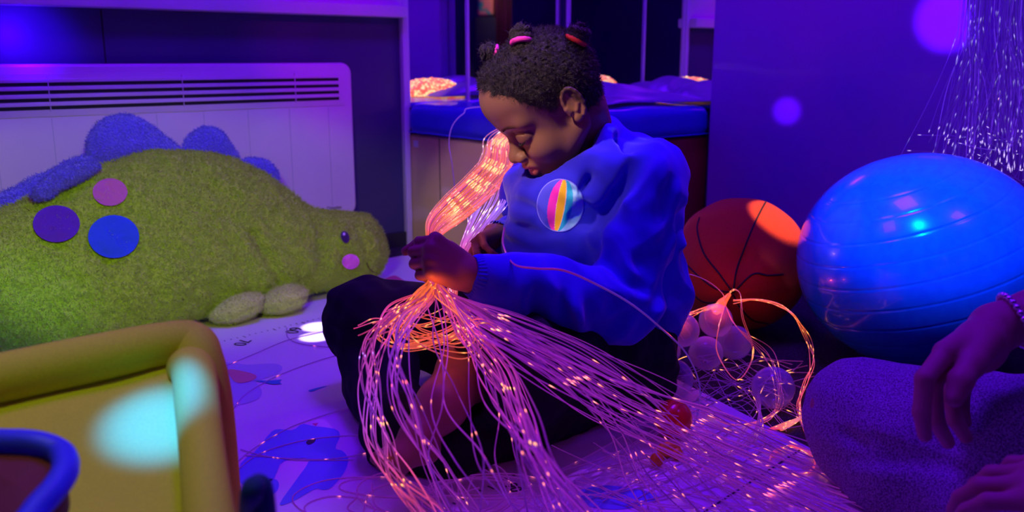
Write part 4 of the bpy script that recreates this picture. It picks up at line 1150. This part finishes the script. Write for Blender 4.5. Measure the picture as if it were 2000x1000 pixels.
# beaded bracelet round the wrist
m_bead = mat('silver_beads', (.8, .8, .95), .2, metal=.8)
wd = (elA - aw).normalized(); wc = aw + wd * .022; u = wd.orthogonal().normalized(); v = wd.cross(u)
br_ = MB(); 
bro = None
V = []; F = []
for i in range(26):
    a = 2 * math.pi * i / 26; c = wc + (u * math.cos(a) + v * math.sin(a)) * .0325
    ts = sphere('tmp', c, .0042, None, nu=10, nv=6); k = len(V)
    V += [tuple(q.co) for q in ts.data.vertices]; F += [[j + k for j in p.vertices] for p in ts.data.polygons]; me_ = ts.data; bpy.data.objects.remove(ts); bpy.data.meshes.remove(me_)
bro = link('beaded_bracelet', mesh('beaded_bracelet', V, F), m_bead, adult)
# ================================================================== FIBRE OPTICS
m_fib = mat('light_guide_fibre', (.12, .06, .20), .3, spec=.3); attr_color(m_fib, 'glow', True); bsdf(m_fib).inputs['Emission Strength'].default_value = 1.0
m_fib.cycles.emission_sampling = 'NONE'
m_fibd = mat('glow_painted_fibre', (.20, .10, .36), .2, spec=.5); attr_color(m_fibd, 'glow', True); bsdf(m_fibd).inputs['Emission Strength'].default_value = 1.0  # emission paints a faint glow even on strands that carry no light
m_fibd.cycles.emission_sampling = 'NONE'
OR = (.95, .11, .012); YE = (1.4, .48, .10); PK = (.8, .04, .20); MG = (.22, .010, .27); PU_ = (.09, .007, .21); DM = (.05, .006, .14); VW = (.45, .22, 1.1); RD = (1.0, .04, .02)
def cramp(stops, t):
    ts = [s[0] for s in stops]; cs = np.array([s[1] for s in stops], float)
    return np.stack([np.interp(t, ts, cs[:, i]) for i in range(3)], 1)
LOWF = [f for f in BF if max(BV[f][:, 2]) < .235]
LEG_T = BVHTree.FromPolygons([tuple(v) for v in TV] + [tuple(v) for v in BV], [tuple(int(i) for i in f) for f in TF] + [tuple(int(i) + len(TV) for i in f) for f in LOWF])
def drape(p, start=.5, clear=.004):
    """keep a strand on top of the legs it lies over"""
    n = len(p); k0 = int(n * start); step = 4; idx = np.arange(k0, n, step); lift = np.zeros(len(idx))
    for j, i in enumerate(idx):
        hit = LEG_T.ray_cast(Vector((p[i, 0], p[i, 1], max(p[i, 2], .20) + .08)), Vector((0, 0, -1)))[0]
        if hit is not None and hit.z + clear > p[i, 2]: lift[j] = hit.z + clear - p[i, 2]
    lf = lift.copy()
    for q in range(1, 7):
        lf[q:] = np.maximum(lf[q:], lift[:-q] * (1 - q / 8)); lf[:-q] = np.maximum(lf[:-q], lift[q:] * (1 - q / 8))
    L_ = np.interp(np.arange(n), idx, lf); L_[:k0] = 0
    # slide towards the viewer along the sight line so the strand keeps its course
    for i in np.nonzero(L_ > 1e-4)[0]:
        d = np.array([0, 0, CAM_H]) - p[i]; d /= d[2]; p[i] = p[i] + d * L_[i]
    return p
class Bundle:
    def __init__(s, root): s.root = root; s.n = 0; s.xV = []; s.xF = []; s.xC = []; s.k = 0
    def strand(s, pts, r, stops, n=80, dots=(), dim=1.0, limit=92, m=None, floor=None, dr=False):
        p = catmull(pts, n)
        if dr: p = drape(p)
        if floor is not None: p[:, 2] = np.maximum(p[:, 2], floor)
        V, F = tube_arrays(p, r, 4); t = np.linspace(0, 1, n); C = cramp(stops, t) * dim
        for td, st, col in dots:
            i = int(td * (n - 1)); C[i] = np.maximum(C[i], np.array(col) * st)
            if i + 1 < n: C[i + 1] = np.maximum(C[i + 1], np.array(col) * st * .25)
        C = np.repeat(C, 4, 0)
        if s.n < limit:
            o = link('fibre', mesh('fibre', V, F), m or m_fib, s.root); setcol(o.data, C, 'glow'); s.n += 1
        else:
            s.xV.append(V); s.xF.append(F + s.k); s.xC.append(C); s.k += len(V)
    def finish(s, m=None):
        if s.xV:
            o = link('fibre_spray', mesh('fibre_spray', np.concatenate(s.xV), np.concatenate(s.xF)), m or m_fib, s.root)
            setcol(o.data, np.concatenate(s.xC), 'glow'); o['kind'] = 'stuff'
def jit(s): return Vector((random.gauss(0, s), random.gauss(0, s), random.gauss(0, s)))
src = RM(.42, .24, .455)
fA = empty('fibre_optic_bundle', src, 'long glowing orange and pink fibre bundle running through the child\'s fist onto the mat', 'fibre optic light')
A = Bundle(fA)
# glowing domed end lying on the cushion behind the child's head
s = SDF((-.2, -.2, -.03), (.2, .2, .12), .004); s.ell((0, 0, .0), (.125, .075, .055), Matrix.Rotation(ROTZ + .3, 3, 'Z'), k=0); g = s.grid()
f = np.maximum(s.f + .0025 * snoise(*g, 260), -g[2] - .004); V, F = surface_nets(f.astype(np.float32), s.lo, s.h)
dome = link('glowing_fibre_head', mesh('glowing_fibre_head', V + np.array(RM(.42, .24, .462)), F), None, fA)
m_dome = mat('glowing_head', (.9, .4, .2), .5, emit=(1, .3, .08), estr=1.5)
nt = m_dome.node_tree; tc = nt.nodes.new('ShaderNodeTexCoord'); vo = nt.nodes.new('ShaderNodeTexVoronoi'); vo.inputs['Scale'].default_value = 95
rp = nt.nodes.new('ShaderNodeValToRGB'); rp.color_ramp.elements[0].color = (1.0, .75, .28, 1); rp.color_ramp.elements[1].color = (1, .10, .02, 1); rp.color_ramp.elements[0].position = .25; rp.color_ramp.elements[1].position = .6
nt.links.new(tc.outputs['Object'], vo.inputs['Vector']); nt.links.new(vo.outputs['Distance'], rp.inputs['Fac']); nt.links.new(rp.outputs['Color'], bsdf(m_dome).inputs['Emission Color'])
dome.data.materials.append(m_dome)
# ---- upper ribbon to the fist
F0 = P(838, 500, 1.212); F1 = P(846, 545, 1.185)
top0 = RM(.50, .50, .475); top1 = RM(.60, .655, .47)
def upper(a, b):
    sx = Vector((1, 0, 0)); 
    return [RM(.43, .27, .50) + D1 * a * .03 + UP * (b * .01), top0 + D1 * a * .03 + UP * (b * .008), top1 + D1 * a * .05 + UP * (b * .006),
            P(992 + a * 26, 268 + b * 6, 2.10), P(972 + a * 34, 318 + a * 8, 1.88 + b * .03), P(935 + a * 32, 362 + a * 14, 1.62 + b * .03),
            P(888 + a * 24, 405 + a * 20, 1.40 + b * .02), P(852 + a * 18, 440 + a * 14, 1.26 + b * .02), P(842 + a * 10, 470 + a * 3, 1.22 + b * .008), F0 + Vector((a * .006, b * .006, 0)), F1 + Vector((a * .006, b * .006, 0))]
def dotset(n, c, s0=1.5, s1=3, lo=.05, hi=.98): return [(random.uniform(lo, hi), random.uniform(s0, s1), c) for _ in range(n)]
cl_up = [.36, .47, .56, .66]
N_UP = 0
groups = []
def run_group(n, ctrl, stops, r=.0009, limit=92, dotc=(1.5, .30, .20), nd=3, spread=1.0, up=True, clusters=(), npt=190, wob=.010, dim=1.0):
    npt = 520
    """ctrl: list of (fn(a,b)->Vector)"""
    for i in range(n):
        a = (i + .5) / n * 2 - 1 + random.gauss(0, .05); b = random.uniform(-1, 1)
        pts = (upper(a * .95, b) if up else []) 
        ku = len(pts)
        ph = random.uniform(0, 6)
        for j, c in enumerate(ctrl):
            q = c(a * spread, b); w = wob * min(1, (j + 1) / 3)
            pts.append(q + Vector((math.sin(ph + j * 1.7) * w, math.cos(ph * 1.3 + j * 1.1) * w, abs(math.sin(ph + j)) * w * .5)))
        d = dotset(nd, dotc, 1.2, 2.6)
        for t0, w_, col in clusters:
            if abs(a - w_) < .35: d.append((t0 + (a - w_) * .004, 2.2, col))
        if up:
            for t0 in cl_up:
                if abs(a + .1) < .62: d += [(t0 * .5 + a * .006 + q * .0022, 1.0, (1.8, .85, .22)) for q in range(5)]
                else: d.append((t0 * .5 + a * .006, .8, (1.5, .5, .15)))
        w1 = random.choice((.35, .55, .8, 1.0, 1.25)); w2 = random.uniform(.5, 1.5)
        sc_ = [(t_, (c_[0] * w1, c_[1] * w1 * (w2 if t_ < .53 else 1), c_[2] * (w1 + .15))) for t_, c_ in stops]
        A.strand(pts, r, sc_, npt, d, dim, limit, floor=MZ + .0012, dr=True)
def st(up_c, seq): return [(0, YE), (.12, up_c), (.42, up_c), (.5, OR)] + seq
def G(px, py, z, sx=0, sy=0, dz=.01):
    return lambda a, b: PZ(px + a * sx, py + a * sy, max(MZ + .002, z + b * dz))
UPC = (.90, .15, .03)
# G4: the great sweep to the lower right
run_group(30, [G(872, 575, .262, 6, 5, .006), G(940, 640, .235, 18, -14, .012), G(1060, 705, .19, 30, -22, .02), G(1200, 785, .10, 45, -32, .02), G(1350, 850, .035, 60, -42, .012), G(1520, 925, .016, 75, -45, .006), G(1720, 1005, .014, 90, -48, .004), G(1900, 1075, .014, 90, -40, .004)],
          st(UPC, [(.56, (.52, .03, .14)), (.66, MG), (.85, (.17, .01, .20)), (1, (.11, .008, .18))]), nd=4, clusters=[(.62, -.5, (2, .5, .3)), (.68, .5, (2, .5, .3)), (.75, 0, (1.8, .3, .3)), (.83, .4, (1.8, .3, .3)), (.9, -.4, (1.8, .2, .3)), (.93, .5, (1.8, .2, .3))])
# G3: thick stream down through the middle
run_group(24, [G(868, 580, .258, 6, 3, .006), G(915, 650, .225, 16, -6, .01), G(965, 725, .185, 22, -8, .015), G(1010, 815, .11, 26, -8, .02), G(1055, 910, .03, 34, -8, .012), G(1120, 1010, .016, 46, -8, .004), G(1180, 1090, .014, 50, 0, .004)],
          st(UPC, [(.56, (.8, .07, .08)), (.70, (.5, .03, .20)), (.85, MG), (1, PU_)]), nd=4, clusters=[(.64, 0, YE), (.7, -.5, YE), (.72, .5, YE), (.79, .1, YE), (.86, .5, YE)])
# G1: long arcs to the left
run_group(15, [G(835, 572, .262, 6, 3, .008), G(775, 612, .255, 14, 8, .012), G(730, 675, .225, 14, 4, .012), G(722, 760, .175, 12, 0, .012), G(742, 860, .13, 12, 0, .008), G(775, 935, .045, 14, 0, .008), G(830, 1005, .018, 24, 0, .004), G(880, 1080, .014, 20, 0)],
          st(UPC, [(.55, (.9, .08, .03)), (.66, (.75, .05, .12)), (.80, (.4, .05, .5)), (.9, (.7, .06, .1)), (1, MG)]), nd=5, clusters=[(.66, 0, YE), (.74, -.4, VW), (.82, .3, YE), (.9, 0, YE)])
# G2: second left arc
run_group(12, [G(845, 580, .262, 6, 3, .008), G(800, 625, .25, 10, 6, .01), G(772, 700, .235, 12, 2, .008), G(795, 800, .20, 14, -2, .008), G(850, 915, .10, 16, -4, .010), G(905, 1010, .018, 22, -4, .004), G(950, 1080, .014, 20, 0)],
          st(UPC, [(.55, (.9, .1, .03)), (.64, (.8, .07, .06)), (.74, (.3, .03, .45)), (.86, (.28, .02, .28)), (1, PU_)]), nd=4, clusters=[(.62, 0, YE), (.72, .3, OR), (.8, -.3, OR)])
# G5: loose strands straight down
run_group(9, [G(860, 590, .255, 26, 0, .008), G(890, 680, .22, 55, 0, .02), G(925, 790, .18, 85, 0, .012), G(960, 900, .04, 110, 0, .01), G(1000, 1010, .016, 130, 0, .004)],
          st(UPC, [(.56, (.7, .05, .08)), (.75, (.28, .015, .22)), (1, PU_)]), nd=4, wob=.02)
# G6: wide faint fan to the right (upper edge of the sweep)
run_group(20, [G(880, 575, .262, 6, 4, .006), G(990, 632, .24, 22, -14, .012), G(1120, 700, .19, 40, -26, .02), G(1240, 800, .07, 70, -50, .02), G(1330, 895, .02, 110, -60, .006), G(1440, 985, .014, 170, -60, .003), G(1560, 1060, .014, 200, -50, .002)],
          st(UPC, [(.56, (.5, .03, .16)), (.7, (.16, .01, .17)), (1, (.08, .006, .14))]), nd=4, r=.0009, clusters=[(.70, .3, (2, .4, .3)), (.86, -.4, (1.8, .2, .3))])
# loops close under the fist: short looping strands back over the knees
for i in range(26):
    a = random.uniform(-1, 1); rr = random.uniform(.6, 1.2); ph = random.uniform(-.5, .5)
    x0 = 845 + a * 15; pts = [F0 + Vector((a * .006, 0, 0)), F1 + Vector((a * .007, .004 * rr, 0))]
    for (dx, dy, z) in ((-20, 30, .262), (-60, 70, .25), (-80, 105, .225), (-50, 125, .20), (20, 110, .205), (80, 80, .23), (130, 95, .22)):
        sgn = -1 if i % 3 == 0 else 1
        pts.append(PZ(x0 + dx * rr * sgn * (.6 + .4 * math.cos(ph)) + random.gauss(0, 5), 548 + dy * rr * (1 + .1 * a), z + random.uniform(-.012, .012)))
    A.strand(pts, .0010, [(0, OR), (.3, (1.0, .16, .02)), (.7, (.8, .09, .02)), (1, (.5, .03, .1))], 90, dotset(4, YE, .8, 1.6), random.uniform(.6, 1.1), 92, floor=MZ + .001, dr=True)
# violet-white stream to the far hand
for i in range(40):
    a = random.uniform(-1, 1); b = random.uniform(-1, 1)
    pts = [RM(.43, .27, .49), top0 + D1 * a * .03, top1 + D1 * a * .04, P(994 + a * 14, 275, 2.08), P(984 + a * 22, 330, 1.86), P(968 + a * 34, 385, 1.66 + b * .04), P(942 + a * 26, 430, 1.52 + b * .03), P(912 + a * 12, 475, 1.42 + b * .015), P(897 + a * 9, 515, 1.36 + b * .01), P(885 + a * 10, 560, 1.30), PZ(880 + a * 14, 610, .20)]
    A.strand(pts, .0010, [(0, YE), (.25, OR), (.4, (.75, .08, .45)), (.55, VW), (.75, (.8, .08, .4)), (1, OR)], 110, dotset(6, (1.6, 1.0, 1.4), .8, 1.8), random.uniform(.5, 1.1), 92)
# a few arcs far left of the ribbon
for x in (0, 7, -8):
    A.strand([top1, P(972 + x, 256, 2.1), P(950 + x, 300, 1.95), P(932 + x, 350, 1.8), P(925 + x * 1.5, 400, 1.68), P(916, 450, 1.5)], .0010, [(0, OR), (.4, (.9, .3, .4)), (1, VW)], 90, dotset(9, (2, 1.2, 1.0), .8, 1.6), .8, 92)
A.finish()
# ---- loose unlit strands with a faint painted glow
fL = empty('loose_fibres', PZ(900, 960, MZ), 'loose dim fibre strands trailing over the mat and across the child\'s blue sleeve', 'fibre strands')
Lb = Bundle(fL)
def lay(pxs, z=MZ + .0015, n=90, r=.0009, c=DM, d=1.0, nd=2, dc=(1.2, .2, .4)):
    Lb.strand([PZ(x, y, z) for x, y in pxs], r, [(0, c), (1, c)], n, dotset(nd, dc, .6, 1.4), d, 92, m_fibd, floor=MZ + .001)
lay([(745, 765), (700, 790), (620, 815), (560, 838), (490, 880), (440, 925)])
lay([(760, 845), (690, 850), (620, 856), (560, 868), (500, 890), (450, 930)])
lay([(480, 890), (520, 892), (580, 898), (640, 899), (690, 898)])
lay([(470, 878), (515, 890), (575, 896), (650, 896), (740, 880)])
lay([(455, 800), (480, 770), (540, 735), (620, 705), (700, 683)])
lay([(440, 715), (500, 690), (560, 665), (620, 650), (690, 636), (780, 630)])
lay([(770, 558), (735, 556), (700, 548), (660, 540)]); lay([(560, 640), (563, 660), (590, 672), (650, 678), (700, 678)])
for k in range(16):
    cx, cy = random.uniform(660, 1000), random.uniform(940, 1000); rx, ry = random.uniform(40, 150), random.uniform(20, 60); a0 = random.uniform(0, 6)
    lay([(cx + rx * math.cos(a0 + t * .9), cy + ry * math.sin(a0 + t * .9) * (1 if k % 2 else -1)) for t in range(6)], c=(.10, .006, .16), nd=1)
for k in range(34):
    x0 = random.uniform(980, 1350); y0 = random.uniform(800, 960); L_ = random.uniform(200, 650); sl = random.uniform(.05, .62)
    lay([(x0 + L_ * t, y0 + L_ * sl * t + 26 * math.sin(3 * t + k)) for t in (0, .2, .4, .6, .8, 1)], c=(.09, .006, .16), nd=1, z=MZ + .0015 + random.uniform(0, .008))
for k in range(14):
    x0 = random.uniform(1020, 1250); y0 = random.uniform(860, 1000)
    lay([(x0 + 260 * t, y0 - 110 * t + 30 * math.sin(2 * t + k)) for t in (0, .3, .6, 1)], c=(.06, .004, .12), nd=1)
Lb.strand([P(985, 445, 1.34), P(983, 478, 1.28), P(1003, 515, 1.20), P(1045, 524, 1.165), P(1100, 528, 1.165), P(1160, 553, 1.185), P(1230, 592, 1.21), P(1290, 640, 1.30), P(1340, 690, 1.40), PZ(1366, 750, .03), PZ(1362, 810, MZ + .002), PZ(1340, 860, MZ + .002)], .0016, [(0, (.10, .005, .06)), (.35, (.12, .006, .05)), (.5, (.05, .012, .16)), (1, (.03, .005, .10))], 150, [], 1, 92, m_fibd)
Lb.strand([P(1165, 220, 1.62), P(1176, 230, 1.60), P(1184, 242, 1.58)], .0010, [(0, VW), (1, VW)], 12, [], .6, 92, m_fibd)
Lb.strand([RM(.5, .6, .46), P(935, 209, 2.38), P(905, 222, 2.36), P(884, 245, 2.34), P(877, 280, 2.34), P(884, 330, 2.34), PZ(900, 470, .02)], .0013, [(0, (.2, .05, .5)), (1, (.05, .01, .2))], 70, [], 1, 92, m_fibd)
Lb.finish(m_fibd)
# ---- second bundle between the basketball cushion and the adult's knee
bs = P(1410, 592, 1.70)
fB = empty('fibre_optic_bundle', bs, 'orange-tipped fibre optic cluster glowing at the foot of the basketball cushion', 'fibre optic light')
Bb = Bundle(fB)
RO = (.8, .05, .015); RDm = (.16, .012, .05)
def bst(pts, n=90, r=.0008, stops=None, nd=5, d=1.0, dc=(2.0, .55, .12)):
    Bb.strand(pts, r, stops or [(0, OR), (.15, RO), (1, RDm)], n, dotset(nd, dc, .8, 2.0), d, 92, m_fibd, floor=.0015)
def pg(*a): return [P(*q) if q[2] > .6 else PZ(*q) for q in a]
for i in range(7):
    j = lambda s=6: random.gauss(0, s)
    bst(pg((1412 + j(3), 592 + j(2), 1.70), (1385, 600 + j(3), 1.68), (1350 + j(3), 612 + j(4), 1.64), (1318, 625 + j(5), 1.62), (1292, 642 + j(6), 1.60)), stops=[(0, YE), (.3, OR), (.8, (1, .12, .04)), (1, RO)], nd=7)
for i in range(2):
    bst(pg((1412, 592, 1.70), (1430 + i, 566 + i * 2, 1.66), (1446, 575, 1.64), (1449 + i * 3, 620, 1.62), (1470 + i * 2, 690, .03), (1440, 742, .012), (1402 - i, 690, .05), (1403 + i, 640, 1.60), (1418, 590, 1.66)), stops=[(0, OR), (.5, (.5, .03, .03)), (1, OR)], nd=8, d=.7)
for i in range(4):
    j = lambda s=7: random.gauss(0, s)
    bst(pg((1432, 588 + j(2), 1.70), (1480, 586 + j(2), 1.68), (1522, 596 + j(2), 1.65), (1548 + j(2), 615, 1.60), (1575 + j(3), 660, .05), (1588 + j(4), 705, .02), (1575 + j(), 745, .008), (1562 + j(3), 790, .006), (1575 + j(3), 850, .006), (1615 + j(3), 905, .016), (1680, 960, .016), (1760, 1000, .016)), n=150, stops=[(0, OR), (.3, (1, .15, .03)), (.38, (.08, .006, .02)), (.52, (.9, .09, .02)), (.7, (.6, .05, .02)), (1, (.12, .008, .03))], nd=9)
for i in range(5):
    j = lambda s=5: random.gauss(0, s)
    bst(pg((1415, 592, 1.70), (1440, 640, 1.60), (1500 + j(9), 700 + j(9), .02), (1520 + j(), 800 + j(), .005), (1440 + j(), 830, .02), (1370, 800 + j(), .02)), nd=5, stops=[(0, RO), (.3, RDm), (.7, (.5, .05, .1)), (1, RDm)])
for i in range(30):
    y0 = random.uniform(690, 800); x0 = random.uniform(1330, 1400); x1 = random.uniform(1500, 1600); y1 = random.uniform(700, 860)
    bst(pg((x0, y0, .014), (x0 * .65 + x1 * .35, (y0 + y1) / 2 + random.gauss(0, 22), .008), (x0 * .35 + x1 * .65, (y0 + y1) / 2 + random.gauss(0, 22), .008), (x1, y1, .006)), stops=[(0, (.03, .003, .05)), (.5, (.05, .005, .05)), (1, (.14, .012, .03))], nd=1, d=.8, n=60, r=.0009)
for i in range(8):
    bst(pg((1500 + i * 3, 838, .014), (1530, 826 + i * 2, .008), (1560, 815 + i, .008), (1580, 800, .006)), stops=[(0, RD), (.5, (1.2, .3, .05)), (1, RO)], nd=2, n=40, d=.7)
for i in range(10):
    j = lambda s=8: random.gauss(0, s)
    bst(pg((1470 + j(), 760 + j(), .01), (1482 + j(3), 800 + j(), .014), (1470 + j(), 850 + j(), .016), (1400 + j(), 880 + j(), .016), (1330, 860 + j(), .016)), stops=[(0, (.1, .01, .1)), (1, (.12, .01, .2))], nd=1, n=60, r=.0009)
for i in range(3):
    bst(pg((1500, 905 + i, .015), (1512, 880 + i * 3, .016), (1550, 870 + i * 2, .016), (1590, 890 + i * 4, .016), (1580, 920 + i * 2, .016), (1530, 925, .016)), stops=[(0, (.2, .02, .1)), (.4, RO), (1, (.2, .02, .2))], nd=3, n=60)
bst(pg((1300, 542, 1.72), (1340, 535, 1.70), (1380, 548, 1.66), (1410, 572, 1.66), (1416, 590, 1.68)), stops=[(0, DM), (.7, (.35, .03, .1)), (1, OR)], n=50, nd=1)
bst(pg((1316, 708, 1.55), (1330, 700, 1.54), (1344, 695, 1.53)), stops=[(0, YE), (1, YE)], n=10, nd=1)
Bb.finish(m_fibd)
hub = SDF(bs - Vector((.04, .04, .04)), bs + Vector((.04, .04, .04)), .0015)
hub.chain([P(1400, 604, 1.70), P(1410, 592, 1.70), P(1424, 576, 1.70)], [.010, .008, .004], .004)
V, F = hub.surf(); link('glowing_tie', mesh('glowing_tie', V, F), mat('glowing_tie', (.9, .2, .1), .5, emit=(1, .10, .02), estr=1.2), fB)
# ---- curtain of hanging fibres, top right
fC = empty('hanging_fibre_curtain', P(1950, -40, 1.95), 'violet fibre optic strands hanging in front of the purple wall at the top right', 'fibre optic light')
Cb = Bundle(fC)
for i in range(170):
    k = i % 3; x0 = (random.gauss(1905, 14) if k == 0 else random.gauss(1985, 22)); y = random.uniform(1.86, 2.08)
    xb = x0 + random.gauss(-30 if k == 0 else -15, 38); yb = random.uniform(250, 345)
    xm = (x0 + xb) / 2 + random.gauss(4, 8)
    pts = [P(x0 + 12, -260, y), P(x0 + 8, -80, y), P(x0, 40, y), P(xm, 170, y - .01), P(xb, yb, y - .02)]
    if i % 5 == 0: e = random.uniform(-110, 20); pts += [P(xb + e * .4, yb + random.uniform(-6, 14), y - .08), P(xb + e, yb + random.uniform(-20, 20), y - .14)]
    c = (.05, .008, .42) if random.random() < .85 else (.14, .03, .9)
    n = 110; d = [(random.uniform(.25, 1), random.uniform(.4, 1.3), (.6, .45, 1.3)) for _ in range(random.choice((0, 1, 2, 3)))] + [(.995, 1.4, (1.0, .7, 1.5))]
    Cb.strand(pts, .00058 if i % 4 else .0008, [(0, c), (.4, c), (1, (c[0] * 1.2, c[1], c[2]))], n, d, random.uniform(.3, 1.0), 92)
Cb.finish()
# warm light carried by the bundles
light('bundle_glow', 'POINT', P(848, 575, 1.15), .06, (1, .16, .02), size=.003)
light('bundle_glow', 'POINT', P(915, 640, 1.12), .04, (1, .08, .12), size=.003)
light('bundle_glow', 'POINT', P(1000, 820, 1.0), .03, (1, .05, .3), size=.003)
light('bundle_glow', 'POINT', P(925, 400, 1.80), .35, (1, .45, .16), size=.003)
light('bundle_glow', 'POINT', P(900, 400, 1.38), .06, (1, .25, .06), size=.003)
light('bundle_glow', 'POINT', P(1405, 598, 1.64), .08, (1, .05, .01), size=.003)
light('bundle_glow', 'POINT', P(1330, 625, 1.57), .05, (1, .08, .01), size=.003)
#light('bundle_glow', 'POINT', RM(.42, .24, .56), .15, (1, .12, .03), size=.003)
# ================================================================== LIGHT
w = bpy.data.worlds.new('world'); scene.world = w; w.use_nodes = True
w.node_tree.nodes['Background'].inputs[0].default_value = (.05, .01, .3, 1); w.node_tree.nodes['Background'].inputs[1].default_value = .03
light('violet_ceiling_light', 'AREA', (.1, 1.5, 2.3), 34, (.115, .001, 1), (.0, 1.5, 0), .5)
light('violet_side_light', 'AREA', (-.9, .9, 2.1), 8, (.28, .006, 1), (-.6, 2.3, .4), .5)
light('magenta_light', 'SPOT', (.7, .7, 1.5), 40, (.75, .0, .60), RM(.93, .05, .62), .03, 15, 1)
gl = PP(60, 88, CORN, D2)
gl = PP(40, 95, CORN, D2)
light('wall_uplight', 'SPOT', gl + D2 * .12 + UP * .035, 2.6, (.055, .0, 1), gl, .01, 120, .6)
light('panel_spot', 'SPOT', P(1700, 300, 1.0), 260, (.20, .02, 1), P(1845, 50, 2.1), .01, 7, .6)
light('panel_spot', 'SPOT', P(1400, 300, 1.0), 200, (.20, .02, 1), P(1540, 215, 2.6), .01, 3.2, .7)
light('mat_spot', 'SPOT', (-.36, 1.7, 2.2), 500, (.75, .6, 1), PZ(622, 640, .01), .003, 2.2, .5)
light('mat_spot', 'SPOT', (-.30, 1.6, 2.2), 500, (.75, .6, 1), PZ(616, 660, .01), .003, 2.0, .5)
SN = (Lf - K).cross(Nr - K).normalized()
light('cyan_spot', 'SPOT', (-.45, .55, 2.0), 3200, (.0, .046, 1), PP(312, 838, K - UP * .02, SN), .008, 4.2, 1)
g_ = light('green_yellow_fill', 'SPOT', (-.30, .74, .70), 17, (.85, 1, .02), P(350, 455, 2.05), .05, 38, .4); g_.scale = (1.5, .74, 1)  # added lamp so the plush shows yellow-green under the violet light
light('green_spot', 'SPOT', (-.15, .80, .70), 3, (.0, 1, .35), PZ(60, 620, .15), .05, 20, 1)
light('green_spot', 'SPOT', (-.15, .80, .70), 4, (.0, 1, .35), PZ(60, 620, .15), .05, 20, 1)
light('seat_fill', 'SPOT', (-.45, .45, 1.6), 17, (.80, 1, .0), (-.40, .72, .25), .08, 24, .7)  # extra lamp put in to bring out the seat's yellow
light('face_spot', 'SPOT', (-.55, .75, 1.25), 60, (1, .66, .58), P(1030, 235, 1.4), .03, 15, .6)
light('shoulder_spot', 'SPOT', (.42, 1.72, 1.7), 46, (.34, .03, 1), P(1150, 200, 1.45), .01, 24, .8)
light('violet_right_fill', 'AREA', (1.15, .75, 1.9), 5, (.22, .012, 1), (.75, 1.1, .1), .3)  # fill added to lift the leggings, balls and carpet
light('patch_fill', 'SPOT', (-.35, .50, 1.1), 30, (1, .8, .7), P(1094, 401, 1.38), .01, 5.2, .6)  # narrow lamp added so the chest patch colours show
light('ball_fill', 'SPOT', (.30, .90, 1.35), 150, (.0, .19, 1), (bc.x + .03, bc.y, .20), .02, 20, .5)  # added beam that makes the exercise ball a brighter azure
light('basketball_spot', 'SPOT', (.75, 1.1, 2.0), 420, (1, .40, .15), P(1515, 435, 1.85), .008, 4, .3)
light('podium_fill', 'SPOT', (-.45, 1.35, 1.15), 16, (1, .70, .25), P(900, 400, 2.55), .03, 17, .6)  # warm fill added to brighten the podium's yellow side
light('blue_spot', 'SPOT', P(960, 330, 1.9), 14, (.10, .08, 1), P(876, 372, 2.60), .004, 3.2, .9)
light('blue_spot', 'SPOT', P(940, 350, 1.9), 16, (.10, .08, 1), P(831, 412, 2.68), .004, 3.6, .9)
light('foil_fill', 'SPOT', (.1, -.1, 1.6), 20, (1, .7, .4), (.42, -.48, 1.0), .02, 26, .6)  # unseen lamp added so the foil catches some light
scene.view_settings.view_transform = 'Standard'; scene.view_settings.look = 'None'
scene.view_settings.gamma = 1; scene.view_settings.exposure = 0; scene.view_settings.use_curve_mapping = False
